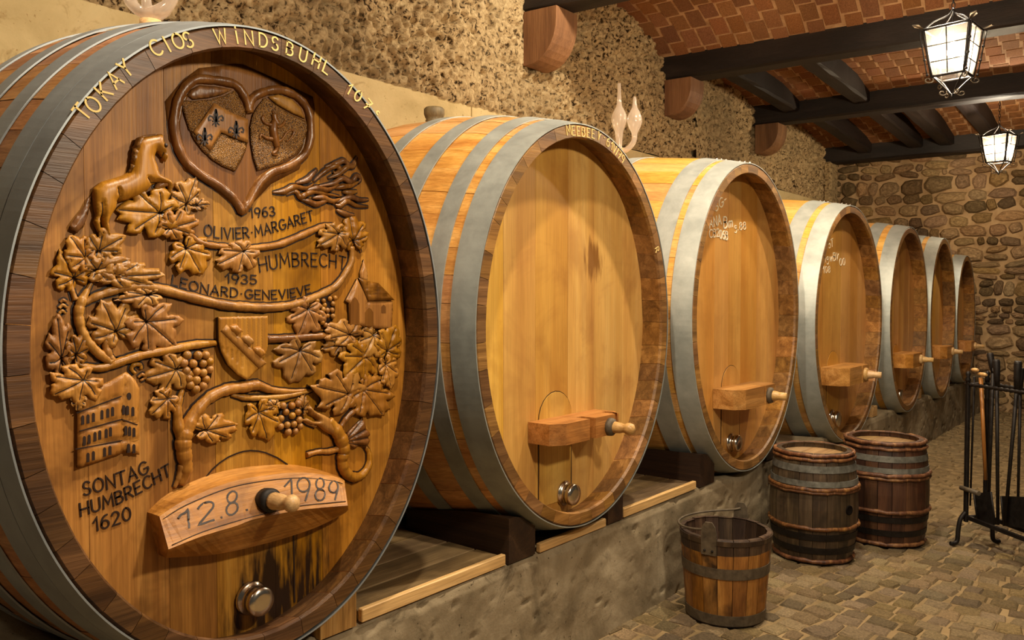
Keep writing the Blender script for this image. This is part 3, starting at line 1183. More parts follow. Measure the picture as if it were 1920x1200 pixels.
heads = []
casks = []
for ci, (cy, cz, ca, cb) in enumerate(CASKS):
    mst, mch, mho, mhd = CM[ci]
    root = thing('wine_cask', (XF - LEN / 2, cy, cz - cb), CLAB[ci], 'cask', CGROUP)
    casks.append(root)
    r = random.Random(60 + ci)
    # staves
    nst = 44 if ci < 4 else 32
    # equal spacing along the oval
    th = np.linspace(0, 2 * PI, 721)
    seg = np.hypot((ca) * np.sin(th), cb * np.cos(th))
    cum = np.concatenate([[0], np.cumsum((seg[1:] + seg[:-1]) / 2)])
    cum /= cum[-1]
    ws = np.array([r.uniform(.75, 1.25) for _ in range(nst)])
    edges = np.concatenate([[0], np.cumsum(ws)]) / ws.sum()
    ang = np.interp(edges, cum, th)
    ss = [0, .012, .12, .3, .6, .9, 1.2, 1.5, LEN]
    for i in range(nst):
        a0, a1 = ang[i] + .0011, ang[i + 1] - .0011
        am = (a0 + a1) / 2
        jit = r.uniform(-.0012, .0012)
        m = MB()
        vs = []
        for k, s in enumerate(ss):
            cham = -.006 if k == 0 else 0
            for t in (a0, am, a1):
                vs.append(ell(ci, t, s, jit + cham))
            for t in (a1, am, a0):
                vs.append(ell(ci, t, s, -TH + (.008 if k == 0 else 0)))
        fs, mi = [], []
        for k in range(len(ss) - 1):
            for q in range(6):
                q2 = (q + 1) % 6
                fs.append((k * 6 + q, k * 6 + q2, (k + 1) * 6 + q2, (k + 1) * 6 + q))
                mi.append(1 if q in (3, 4) and k < 2 or k == 0 else 0)
        fs.append(tuple(range(6)))
        mi.append(1)
        fs.append(tuple((len(ss) - 1) * 6 + q for q in range(6)))
        mi.append(0)
        m.add(vs, fs)
        m.mi = mi
        m.build('stave', [mst, mch], root)
    # hoops
    hp = list(HOOPS[ci])
    hp += [(LEN - b_, LEN - a_) for a_, b_ in HOOPS[ci] if not (HOOPS[ci].index((a_, b_)) == 1 and ci == 0)]
    for hk, (s0, s1) in enumerate(hp):
        m = MB()
        n = 200 if ci < 4 else 120
        vs, fs = [], []
        for k in range(n):
            t = 2 * PI * k / n
            for s, off in ((s0, .0008), (s0, .0052), (s1, .0062), (s1, .0008)):
                vs.append(ell(ci, t, s, off))
        for k in range(n):
            k2 = (k + 1) % n
            for q in range(4):
                q2 = (q + 1) % 4
                fs.append((k * 4 + q, k * 4 + q2, k2 * 4 + q2, k2 * 4 + q))
        m.add(vs, fs, 0, False)
        ho = m.build('hoop', mho, root)
        if ci in (2, 3) and hk in (0, 1):       # little rivets where the hoop ends overlap, on top
            for q in range(3):
                rv = MB()
                rv.sphere(ell(ci, PI / 2 - .02 - .0 * q, s0 + .03 + .03 * q, .007), .009, 8, 5)
                rv.build('rivet', 'chrome', ho)
    # head of upright planks
    ha, hb = inside_head(ci, .004)
    npl = (7, 6, 7, 7, 7, 6, 6)[ci]
    cuts = [-1.0]
    for k in range(npl):
        cuts.append(cuts[-1] + r.uniform(.8, 1.25))
    cuts = [-1 + 2 * (c + 1) / (cuts[-1] + 1) for c in cuts]
    hd = None
    if ci == 0:
        hd = MB()
        hd.prism([Vector((XH - .03, cy + ha * math.cos(2 * PI * k / 64), cz + hb * math.sin(2 * PI * k / 64))) for k in range(64)], (.012, 0, 0))
        hd = hd.build('carved_head', 'char', root)
    for k in range(npl):
        u0, u1 = cuts[k] + .0009, cuts[k + 1] - .0009
        us = [u0 + (u1 - u0) * q / 8 for q in range(9)]
        prf = [(u, math.sqrt(max(0, 1 - u * u))) for u in us] + [(u, -math.sqrt(max(0, 1 - u * u))) for u in reversed(us)]
        if k == 0:
            prf = prf[:-1]
        if k == npl - 1:
            prf.pop(8)
        m = MB()
        jx = r.uniform(-.0006, .0006)
        m.prism([Vector((XH - .018, cy + ha * u, cz + hb * v)) for u, v in prf], (.018 + jx, 0, 0))
        m.build('head_plank', mhd, hd if hd is not None else root)
    heads.append(hd)

# ---------------------------------------------------------------- doors, tap bars, spigots, plugs of the plain casks


def peg(root, p, d, L, r0, mat='peg', tip=True, name='spigot'):
    d = Vector(d).normalized()
    m = MB()
    prof = [(r0 * .9, 0), (r0, L * .1), (r0 * .86, L * .45), (r0 * .72, L * .55), (r0 * .74, L * .62)]
    if tip:
        prof += [(r0 * .95, L * .70), (r0 * 1.02, L * .80), (r0 * .82, L * .93), (r0 * .3, L)]
    else:
        prof += [(r0 * .70, L * .98), (r0 * .4, L)]
    m.lathe([(0, 0)] + prof + [(0, L)], p, d, 14)
    return m.build(name, mat, root, label='pale turned wooden spigot')


def plug(root, p, r0, d=(1, 0, 0)):
    p = Vector(p)
    m = MB()
    m.lathe([(0, 0), (r0 * 1.15, 0), (r0 * 1.2, .008), (r0 * 1.1, .014), (r0 * .9, .016), (r0 * .9, .032), (r0 * 1.0, .034), (r0 * 1.02, .052), (r0 * .95, .060), (r0 * .5, .062), (0, .062)], p, d, 24)
    return m.build('drain_plug', 'chrome', root, label='chromed round drain plug')


def hatch(root, ci, y0, y1, z0, ztop):
    """arch-topped door set into the head"""
    cy, rad = (y0 + y1) / 2, (y1 - y0) / 2
    zs = ztop - rad
    out = [(y0 + .01, z0), (y1 - .01, z0), (y1, zs)] + [(cy + rad * math.cos(PI * k / 12), zs + rad * math.sin(PI * k / 12)) for k in range(1, 12)] + [(y0, zs)]
    m = MB()
    m.prism([Vector((XH - .01, y, z)) for y, z in out], (.0135, 0, 0))
    m.build('hatch', CM[ci][3], root)
    g = MB()
    P = [Vector((XH + .0005, y, z)) for y, z in out[2:] + []]
    P = [Vector((XH + .0008, y1, z0 + .02))] + P + [Vector((XH + .0008, y0, z0 + .02))]
    ribbon(g, [(p.y, p.z) for p in P], .007, XH)
    g.build('hatch_joint', 'burnt_and_shade', root)


def P2(px, py, X):
    p = onX(px, py, X)
    return (p.y, p.z)


def tap_bar(root, ci, yl, yr, zb, zt, depth, notches):
    """bar across the door: plan outline with notches in its front, extruded upward"""
    x0, x1 = XH + .002, XH + depth
    plan = [(x0, yl), (x1 * 0 + XH + depth * .72, yl), (x1, yl + .06)]
    for (na, nb, nd) in notches:
        ya, yb = yl + (yr - yl) * na, yl + (yr - yl) * nb
        plan += [(x1, ya), (x1 - nd, ya + .002), (x1 - nd, yb - .002), (x1, yb)]
    plan += [(x1, yr - .05), (XH + depth * .72, yr), (x0, yr)]
    m = MB()
    m.prism([Vector((x, y, zb)) for x, y in plan], (0, 0, zt - zb))
    return m.build('tap_bar', 'bar_oak', root)


# cask, bar left px/right px at front plane, top/bottom, etc. read in the photograph
SPEC = {1: dict(bar=(2.50, 2.98, .915, 1.000, .15), notch=[(.46, .55, .07), (.86, .92, .07)], peg=(2.87, .950, .115, .026, True), plug=(2.745, .668, .045), hatch=(2.57, 2.80, .64, 1.105)),
        2: dict(bar=(4.17, 4.70, .875, .985, .17), notch=[(.60, .64, .03)], peg=(4.56, .925, .10, .032, False), plug=(4.40, .650, .048), hatch=(4.28, 4.53, .62, 1.10)),
        3: dict(bar=(5.95, 6.52, .855, .985, .19), notch=[(.60, .64, .03)], peg=(6.38, .915, .115, .034, False), plug=(6.20, .580, .060), hatch=(6.08, 6.36, .56, 1.09)),
        4: dict(bar=(7.78, 8.22, .860, .985, .19), notch=[], peg=(8.10, .925, .11, .030, False), plug=(8.00, .590, .055), hatch=(7.90, 8.10, .58, 1.06)),
        5: dict(bar=(9.18, 9.56, .860, .985, .19), notch=[], peg=(9.48, .925, .10, .030, False), plug=(9.36, .590, .055), hatch=(9.27, 9.47, .58, 1.06)),
        6: dict(bar=(10.46, 10.80, .870, .985, .19), notch=[], peg=(10.72, .925, .10, .030, False), plug=(10.60, .600, .050), hatch=(10.52, 10.72, .60, 1.06))}
for ci, sp in SPEC.items():
    root = casks[ci]
    hatch(root, ci, *sp['hatch'])
    yl, yr, zb, zt, dp = sp['bar']
    bo = tap_bar(root, ci, yl, yr, zb, zt, dp, sp['notch'])
    py, pz, pl, pr, tip = sp['peg']
    col = MB()
    col.lathe([(0, 0), (pr * 1.5, 0), (pr * 1.45, .02), (pr * .9, .03), (0, .03)], (XH + dp - .005, py, pz), (1, 0, 0), 14)
    col.build('collar', 'iron_rust' if ci < 3 else 'peg', bo)
    peg(bo, (XH + dp, py, pz), (1, .12, -.02), pl, pr, 'peg', tip)
    plug(root, (XH, sp['plug'][0], sp['plug'][1]), sp['plug'][2])

# turned bung on the second cask; glass airlock on the third
m = MB()
p = ell(1, PI / 2, .89, -.01)
m.lathe([(0, 0), (.040, 0), (.043, .03), (.039, .038), (.044, .045), (.050, .062), (.050, .083), (.043, .092), (.02, .096), (0, .096)], p, (0, 0, 1), 20)
m.build('bung', 'cork', casks[1], label='turned wooden bung standing on top')


def airlock(name, base, k, turn, label, plug_up=True):
    """two glass bulbs joined by a U-tube, on a pale stopper"""
    root = thing(name, base, label, 'airlock')
    b = Vector(base)
    u = Vector((math.cos(turn), math.sin(turn), 0))
    if plug_up:
        m = MB()
        m.lathe([(0, -.02), (.036 * k, -.02), (.040 * k, .10 * k), (0, .10 * k)], b, (0, 0, 1), 18)
        m.build('stopper', 'pine', root)
        b = b + Vector((0, 0, .09 * k))
    m = MB()
    prof1 = [(.024, .02), (.028, .09), (.036, .15), (.052, .19), (.063, .235), (.060, .275), (.042, .315), (.024, .345), (.017, .40), (.0135, .47), (.013, .53)]
    m.lathe([(r_ * k, h * k) for r_, h in prof1], b, (0, 0, 1), 20)
    m.build('tall_bulb', 'glass', root)
    b2 = b + u * .125 * k
    prof2 = [(.020, .09), (.026, .13), (.045, .165), (.060, .21), (.058, .25), (.040, .295), (.022, .325), (.016, .36), (.013, .40), (.006, .415)]
    m = MB()
    m.lathe([(r_ * k, h * k) for r_, h in prof2], b2, (0, 0, 1), 20)
    m.build('short_bulb', 'glass', root)
    m = MB()
    pts = [b + Vector((0, 0, .03 * k)) + u * 0.0, b + u * .012 * k + Vector((0, 0, .0)), b + u * .05 * k + Vector((0, 0, -.005 * k)), b + u * .09 * k + Vector((0, 0, .02 * k)), b + u * .118 * k + Vector((0, 0, .06 * k)), b2 + Vector((0, 0, .10 * k))]
    m.tube(catmull(pts, 5), .022 * k, 12)
    m.build('bend', 'glass', root)
    return root


bp = ell(2, PI / 2 + .02, .89, .003)
airlock('glass_airlock', bp, .80, .35, 'pair of clear glass bulbs joined below, standing on the third cask')
# the airlock of the first cask is cut by the top of the picture: a wide glass bend below two bulbs
tp = ell(0, PI / 2, .64, .004)
root = thing('glass_airlock', tp, 'cloudy glass bend cut off by the top edge above the nearest carved cask', 'airlock')
b = Vector((tp.x, tp.y, 2.345)) + Vector((0, 0, .03))
u = Vector((.78, .62, 0))
m = MB()
m.lathe([(0, 0), (.030, 0), (.034, .05), (0, .05)], tp, (0, 0, 1), 18)
m.build('stopper', 'pine', root)
m = MB()
pts = []
for q in range(17):
    a = PI + PI * q / 16
    pts.append(b + Vector((0, 0, .105)) + u * .075 * math.cos(a) + Vector((0, 0, .085 * math.sin(a))))
m.tube([pts[0] + Vector((0, 0, .06))] + pts + [pts[-1] + Vector((0, 0, .06))], [.020] * 5 + [.018] * 4 + [.024] * 4 + [.020] * 6, 14)
m.build('bend', 'glass', root)
m = MB()
m.tube([b + u * -.01 + Vector((0, 0, .02)), b + u * -.015 + Vector((0, 0, .08)), b + u * -.03 + Vector((0, 0, .2))], [.017, .014, .013], 12)
m.build('inlet_tube', 'glass', root)
for sg in (-1, 1):
    m = MB()
    c_ = b + u * .075 * sg + Vector((0, 0, .15))
    m.lathe([(.020, 0), (.030, .03), (.052, .075), (.055, .115), (.040, .155), (.02, .19), (.014, .25)], c_, (0, 0, 1), 18)
    m.build('bulb', 'glass', root)

# ---------------------------------------------------------------- chalk on rims and heads


def chime_text(ci, items, h, wd, mat):
    """(letter, px, py): letters stand radially on the chime face"""
    cy, cz, ca, cb = CASKS[ci]
    m = MB()
    for it in items:
        ch, px, py = it[:3]
        hh = h * (it[3] if len(it) > 3 else 1)
        p = onX(px, py, XF)
        n = Vector(((p.y - cy) / ca ** 2, (p.z - cz) / cb ** 2)).normalized()
        t = Vector((n.y, -n.x))
        wgl = G[ch][0]
        glyph(m, ch, Vector((p.y, p.z)) - t * (wgl * hh / 2) - n * hh / 2, t, n, hh, wd, XF + .0006)
    return m.build('chalk_lettering', mat, casks[ci])


chime_text(0, [('T', 153, 210), ('O', 174, 196), ('K', 194, 171), ('A', 214, 149), ('Y', 234, 128),
               ('C', 291, 90), ('I', 312, 83), ('O', 333, 77), ('S', 352, 75),
               ('W', 413, 68), ('i', 443, 68), ('N', 466, 71), ('D', 493, 76), ('S', 515, 82), ('B', 543, 92), ('U', 568, 104), ('H', 593, 114), ('L', 612, 127),
               ('1', 655, 166), ('0', 671, 180), ('7', 689, 197), ('c', 709, 210, .55)], .035, .0043, 'chalk_yellow')
chime_text(1, [(c, 1066 + 9.2 * i, 244 + .9 * i + .10 * i * i) for i, c in enumerate('MEEBEE')] + [('v', 1124, 254), ('-', 1133, 258, .5), ('6', 1140, 267), ('1', 1147, 273), ('V', 1152, 279), ('/', 1157, 285), ('7', 1162, 291), ('9', 1168, 298), ('R', 1232, 468, .9)], .036, .0036, 'chalk_yellow')


def head_chalk(ci, lines, mat='chalk_white'):
    for s, x0, y0, x1, y1, hpx in lines:
        m = MB()
        a, b = P2(x0, y0, XH), P2(x1, y1, XH)
        h = P2(x0, y0 - hpx, XH)[1] - a[1]
        text_path(m, s, [a, ((a[0] + b[0]) / 2, (a[1] + b[1]) / 2), b], h, h * .12, XH + .0012)
        m.build('chalk_lettering', mat, casks[ci])


head_chalk(2, [('SG-', 1341, 397, 1362, 381, 17), ('ANA', 1330, 428, 1352, 420, 18), ('Bm', 1357, 428, 1373, 425, 21), ('g.88', 1377, 432, 1398, 430, 14), ('CB2', 1330, 446, 1348, 443, 15), ('06B', 1349, 447, 1364, 450, 16)])
head_chalk(3, [('5T', 1554, 466, 1562, 461, 14), ('ngwBv', 1545, 492, 1572, 487, 15), ('00', 1574, 498, 1584, 497, 13), ('108', 1543, 512, 1556, 511, 12)])

# ---------------------------------------------------------------- carving on the head of the nearest cask
HEAD = heads[0]
FR = {'A': (0, 220, 3.75), 'B': (400, 220, 3.75), 'C': (0, 520, 3.75), 'D': (400, 520, 3.75), 'E': (0, 820, 3.157), 'F': (400, 820, 3.157), 'G': (0, 0, 3.75), 'H': (400, 0, 3.75), 'P': (0, 0, 1.0)}


def pl(fr, *pts, X=None):
    """crop readings -> (y, z) on the head"""
    x0, y0, k = FR[fr]
    return [P2(x0 + x / k, y0 + y / k, XH if X is None else X) for x, y in pts]


PXM = P2(413, 600, XH)
PXM = (P2(413, 550, XH)[1] - P2(413, 650, XH)[1]) / 100       # metres per photo pixel on the head


def resample(poly, step):
    out = []
    n = len(poly)
    for i in range(n):
        a, b = Vector(poly[i]), Vector(poly[(i + 1) % n])
        k = max(1, int(round((b - a).length / step)))
        for q in range(k):
            out.append(a.lerp(b, q / k))
    return out


def seg_dist(P, A, B):
    """distances of points P (n,2) to segments A-B (m,2): min over segments"""
    P, A, B = np.asarray(P, float), np.asarray(A, float), np.asarray(B, float)
    d = B - A
    L = np.maximum((d ** 2).sum(1), 1e-12)
    t = np.clip(((P[:, None, :] - A[None]) * d[None]).sum(2) / L[None], 0, 1)
    q = A[None] + t[..., None] * d[None]
    return np.sqrt(((P[:, None, :] - q) ** 2).sum(2)).min(1)


def in_poly(P, poly):
    P, V = np.asarray(P, float), np.asarray(poly, float)
    W = np.roll(V, -1, 0)
    x, y = P[:, 0:1], P[:, 1:2]
    c = ((V[:, 1] > y) != (W[:, 1] > y)) & (x < (W[:, 0] - V[:, 0]) * (y - V[:, 1]) / (W[:, 1] - V[:, 1] + 1e-15) + V[:, 0])
    return c.sum(1) % 2 == 1


def relief(name, poly, H=.018, width=.02, step=.006, grooves=(), gw=.004, gd=.5, base=0.0, edge=.45, mats=('carving', 'burnt_and_shade'), lumps=0.0, tilt=(0, 0), parent=None, mb=None, flare=.004, vein=0.0):
    """raised carving: outline poly (y, z) on the head, domed top, dark cut edge"""
    poly = resample(poly, step)
    pv = np.array([(p.x, p.y) for p in poly])
    if (np.roll(pv[:, 0], -1) * pv[:, 1] - pv[:, 0] * np.roll(pv[:, 1], -1)).sum() > 0:
        pv = pv[::-1]
    lo, hi = pv.min(0), pv.max(0)
    gx, gy = np.meshgrid(np.arange(lo[0], hi[0], step), np.arange(lo[1], hi[1], step * .87), indexing='ij')
    gx = gx + (np.arange(gx.shape[1]) % 2)[None, :] * step * .5
    Q = np.stack([gx.ravel(), gy.ravel()], 1)
    Q = Q[in_poly(Q, pv)]
    if len(Q):
        Q = Q[seg_dist(Q, pv, np.roll(pv, -1, 0)) > step * .55]
    GA = GB = None
    if len(grooves):
        GA = np.concatenate([np.array(g[:-1]) for g in grooves])
        GB = np.concatenate([np.array(g[1:]) for g in grooves])
        if vein:
            if len(Q):
                Q = Q[seg_dist(Q, GA, GB) > step * .6]
            extra = []
            for a_, b_ in zip(GA, GB):
                d_ = b_ - a_
                ln_ = np.linalg.norm(d_)
                if ln_ < 1e-6:
                    continue
                k_ = max(1, int(ln_ / step))
                nn_ = np.array([-d_[1], d_[0]]) / ln_ * vein
                for q_ in range(k_ + 1):
                    c_ = a_ + d_ * q_ / k_
                    extra += [c_ + nn_, c_ - nn_]
            extra = np.array(extra)
            extra = extra[in_poly(extra, pv)]
            if len(extra):
                extra = extra[seg_dist(extra, pv, np.roll(pv, -1, 0)) > step * .35]
            Q = np.concatenate([Q.reshape(-1, 2), extra.reshape(-1, 2)])
    nb = len(pv)
    allv = [Vector(p) for p in pv] + [Vector(q) for q in Q]
    res = delaunay_2d_cdt(allv, [(i, (i + 1) % nb) for i in range(nb)], [], 1, 1e-7)
    V = np.array([(v.x, v.y) for v in res[0]])
    d = seg_dist(V, pv, np.roll(pv, -1, 0))
    t = np.clip(d / width, 0, 1)
    h = H * (edge + (1 - edge) * np.sqrt(1 - (1 - t) ** 2))
    if lumps:
        rl = np.random.RandomState(int(abs(pv[0, 0] * 1e4)) % 9999)
        k1, k2, ph = rl.uniform(60, 110, 2), rl.uniform(60, 110, 2), rl.uniform(0, 6, 2)
        h = h + lumps * H * np.sin(V[:, 0] * k1[0] + V[:, 1] * k1[1] + ph[0]) * np.sin(V[:, 0] * k2[0] - V[:, 1] * k2[1] + ph[1]) * t
    c = V.mean(0)
    h = h + (V[:, 0] - c[0]) * tilt[0] + (V[:, 1] - c[1]) * tilt[1]
    if len(grooves):
        gdist = seg_dist(V, GA, GB)
        h = h - H * gd * np.clip(1 - gdist / gw, 0, 1)
    h = np.maximum(h, .002)
    m = mb or MB()
    o = [Vector((XH + base + hh, p[0], p[1])) for p, hh in zip(V, h)]
    m.add(o, [tuple(f) for f in res[2]], 0, True)
    if vein:
        fc = np.array([V[list(f)].mean(0) for f in res[2]])
        dk = seg_dist(fc, GA, GB) < vein * .95
        for i_, q_ in enumerate(dk):
            if q_:
                m.mi[len(m.mi) - len(dk) + i_] = 1
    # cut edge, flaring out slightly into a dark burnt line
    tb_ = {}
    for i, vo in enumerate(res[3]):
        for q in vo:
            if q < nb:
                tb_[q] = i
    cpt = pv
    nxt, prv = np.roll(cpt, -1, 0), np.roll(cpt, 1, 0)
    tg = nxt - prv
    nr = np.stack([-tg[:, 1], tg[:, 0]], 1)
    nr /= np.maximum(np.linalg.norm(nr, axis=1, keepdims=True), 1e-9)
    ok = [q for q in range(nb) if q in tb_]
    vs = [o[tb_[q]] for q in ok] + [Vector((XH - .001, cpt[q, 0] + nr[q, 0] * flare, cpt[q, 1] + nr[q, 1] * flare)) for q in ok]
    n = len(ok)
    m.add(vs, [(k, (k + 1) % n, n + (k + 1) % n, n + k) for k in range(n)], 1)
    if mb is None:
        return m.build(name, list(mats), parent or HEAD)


def rope(name, pts, rad, mats='carving_dark', flat=.75, n=8, parent=None, lift=.3, mb=None, per=6):
    """half-sunk rounded stem along (y, z) points; rad in photo pixels"""
    P = catmull([Vector((XH, p[0], p[1])) for p in pts], per)
    rr = interp(rad if hasattr(rad, '__len__') else [rad, rad], len(P))
    rr = [r_ * PXM * (1 + .10 * math.sin(i * 1.9) * math.sin(i * .7 + 1)) for i, r_ in enumerate(rr)]
    P = [Vector((XH + r_ * lift, p.y, p.z)) for p, r_ in zip(P, rr)]
    m = mb or MB()
    m.tube(P, rr, n, 0)
    # dark strip along both sides: painted shade beside the stem
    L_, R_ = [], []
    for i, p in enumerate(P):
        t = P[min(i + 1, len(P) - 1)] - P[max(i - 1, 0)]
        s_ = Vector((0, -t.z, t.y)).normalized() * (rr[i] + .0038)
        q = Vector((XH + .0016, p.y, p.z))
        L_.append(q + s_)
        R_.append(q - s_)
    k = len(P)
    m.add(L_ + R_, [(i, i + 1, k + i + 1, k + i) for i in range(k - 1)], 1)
    if mb is None:
        return m.build(name, [mats, 'burnt_and_shade'], parent or HEAD)


# charred ground round the heart, carved areas burnt darker
relief('charred_ground', pl('P', (309, 190), (342, 150), (372, 128), (440, 120), (455, 121), (520, 150), (586, 182), (590, 205), (582, 262), (560, 318), (508, 345), (470, 385), (452, 402), (430, 380), (388, 345), (345, 320), (316, 262)), .0022, .01, .02, mats=('char', 'char'), edge=.9, flare=.001)

# heart: twisted frame, two shields
heart = [(464, 211), (463, 198), (454, 178), (440, 160), (416, 153), (392, 150), (368, 149), (352, 158), (340, 172), (331, 190), (326, 212), (324, 240), (331, 273), (341, 296), (355, 313), (376, 330), (400, 344), (420, 359), (434, 371), (445, 386), (452, 397), (458, 387), (465, 378), (476, 357), (488, 340), (507, 324), (530, 316), (549, 307), (565, 294), (575, 279), (580, 258), (580, 235), (577, 213), (569, 196), (557, 183), (543, 175), (528, 170), (510, 169), (493, 173), (479, 179), (469, 188), (464, 202), (466, 213)]
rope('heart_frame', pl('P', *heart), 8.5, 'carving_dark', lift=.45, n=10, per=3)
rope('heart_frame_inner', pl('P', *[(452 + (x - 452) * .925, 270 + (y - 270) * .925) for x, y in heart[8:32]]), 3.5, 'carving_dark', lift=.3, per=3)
sh1 = [(336, 188), (360, 190), (390, 187), (418, 180), (437, 170), (447, 186), (456, 204), (460, 222), (463, 246), (462, 272), (452, 297), (438, 322), (416, 313), (395, 300), (377, 283), (362, 263), (352, 243), (343, 216)]
relief('shield', pl('P', *sh1), .010, .006, .008, grooves=[pl('P', (396, 190), (382, 212), (355, 247)), pl('P', (397, 192), (428, 210), (462, 222)), pl('P', (388, 293), (411, 250), (462, 272))], gw=.005, gd=.8, edge=.7, mats=('punched', 'burnt_and_shade'))
band = [(397, 194), (427, 211), (461, 225), (461, 269), (436, 260), (411, 249), (402, 263), (390, 284), (374, 268), (358, 248), (378, 222)]
relief('shield_band', pl('P', *band), .0135, .004, .010, edge=.85, base=0, mats=('carving', 'burnt_and_shade'))


def fleur(cx, cy, k, parent_m):
    S = lambda *p: pl('P', *[(cx + x * k, cy + y * k) for x, y in p], X=XH + .0145)
    for st, wd in (([(0, -15), (2.6, -6), (0, 6)], 3.4), ([(0, -15), (-2.6, -6), (0, 6)], 3.4), ([(0, -12), (0, 15)], 3.5),
                   ([(-1, 6), (-6, -2), (-11, -4), (-14, 0), (-13, 5), (-10, 4)], 2.4), ([(1, 6), (6, -2), (11, -4), (14, 0), (13, 5), (10, 4)], 2.4),
                   ([(-6, 6), (6, 6)], 2.2), ([(-1, 7), (-6, 13)], 2), ([(1, 7), (6, 13)], 2)):
        ribbon(parent_m, S(*st), wd * PXM * k, XH + .0142)


for cx, cy in ((405, 221), (384, 256), (443, 243)):
    m = MB()
    fleur(cx, cy, 1.0, m)
    m.build('fleur_de_lis', 'burnt_and_shade', HEAD)
sh2 = [(493, 184), (512, 196), (540, 214), (572, 229), (573, 245), (566, 270), (551, 291), (530, 305), (505, 314), (480, 321), (472, 296), (467, 265), (466, 238), (471, 215), (480, 200)]
relief('shield', pl('P', *sh2), .012, .006, .008, edge=.7, mats=('punched', 'burnt_and_shade'))
m = MB()
L = lambda *p: pl('P', *p)


def on(base, pts, rad, per=5):
    P = catmull([Vector((XH + base, p[0], p[1])) for p in pts], per)
    m.tube(P, [q * PXM for q in interp(rad, len(P))], 8)


B0 = .014
on(B0, L((508, 216), (510, 226), (514, 233)), (6, 7))                       # head
on(B0, L((507, 214), (506, 209)), (3, 1.5))
on(B0, L((509, 228), (507, 245), (510, 262), (514, 277)), (6, 9, 8, 6))      # body
on(B0, L((504, 236), (492, 232), (486, 224), (490, 218)), (4, 3, 2.5, 2))    # forelegs
on(B0, L((514, 240), (524, 236), (529, 228)), (4, 3, 2))
on(B0, L((505, 262), (494, 260), (484, 254), (482, 262)), (5, 3.5, 2.5, 2))
on(B0, L((514, 276), (512, 284), (506, 290), (515, 292)), (6, 4, 3, 2))      # hind leg
on(B0, L((514, 268), (524, 262), (532, 250), (542, 245), (545, 252), (536, 264), (531, 266)), (3, 2.4, 2.2, 2.4, 2.2, 2, 2))  # tail
m.build('lion', 'carving_dark', HEAD)
relief('shield_crest', pl('P', (500, 182), (520, 177), (545, 186), (562, 203), (570, 224), (545, 213), (515, 196)), .011, .012, .007, mats=('carving', 'burnt_and_shade'))
relief('shield_crest', pl('P', (348, 180), (356, 168), (372, 160), (400, 162), (424, 166), (434, 169), (414, 179), (388, 185), (360, 188)), .008, .010, .007, mats=('carving_dark', 'burnt_and_shade'))

# horse
horse = [(1082, 122), (1125, 120), (1134, 150), (1146, 185), (1150, 210), (1168, 285), (1150, 318), (1126, 306), (1108, 268), (1085, 245), (1072, 285), (1092, 350), (1110, 400), (1150, 425), (1192, 446), (1198, 480), (1190, 530), (1168, 548), (1156, 535), (1166, 505), (1160, 474), (1120, 468), (1078, 470), (1052, 482), (1020, 520), (960, 556), (880, 586), (812, 604), (800, 645), (765, 700), (752, 745), (764, 815), (770, 838), (735, 850), (718, 800), (700, 745), (692, 700), (690, 760), (722, 842), (706, 862), (668, 800), (640, 740), (655, 690), (640, 620), (634, 545), (642, 500), (700, 455), (780, 432), (850, 410), (896, 382), (905, 330), (915, 240), (940, 160), (985, 138)]
relief('horse', pl('A', *horse), .030, .026, .0055, edge=.30, grooves=[pl('A', (1130, 185), (1142, 205)), pl('A', (1128, 250), (1120, 300)), pl('A', (1010, 430), (1040, 462), (1110, 462)), pl('A', (800, 500), (815, 560), (808, 604)), pl('A', (690, 600), (700, 700))], gw=.004, gd=.35, vein=.0010)
relief('horse_tail', pl('A', (632, 548), (600, 580), (570, 640), (520, 700), (478, 760), (482, 790), (530, 818), (580, 775), (612, 700), (632, 620)), .022, .02, .005, grooves=[pl('A', (625, 570), (580, 660), (500, 760)), pl('A', (628, 600), (590, 690), (515, 795)), pl('A', (630, 640), (600, 720), (550, 800))], gw=.006, mats=('carving_dark', 'burnt_and_shade'))
relief('horse_mane', pl('A', (940, 150), (990, 132), (1080, 120), (1082, 132), (990, 150), (955, 235), (932, 320), (908, 384), (884, 390), (902, 330), (912, 230)), .034, .012, .006, grooves=[pl('A', (920, 220), (950, 235)), pl('A', (915, 270), (942, 285)), pl('A', (908, 320), (932, 330))], gw=.005, mats=('carving_dark', 'burnt_and_shade'))
m = MB()
p = pl('A', (1160, 460), (1110, 485), (1100, 500), (1150, 510), (1160, 545))
rope('horse_foreleg', p, [7, 6, 5, 4, 5], 'carving', mb=None, lift=.5)
m = MB()
e = pl('A', (1132, 205))[0]
m.sphere((XH + .024, e[0], e[1]), .0055, 8, 6)
m.build('horse_eye', 'burnt_and_shade', HEAD)

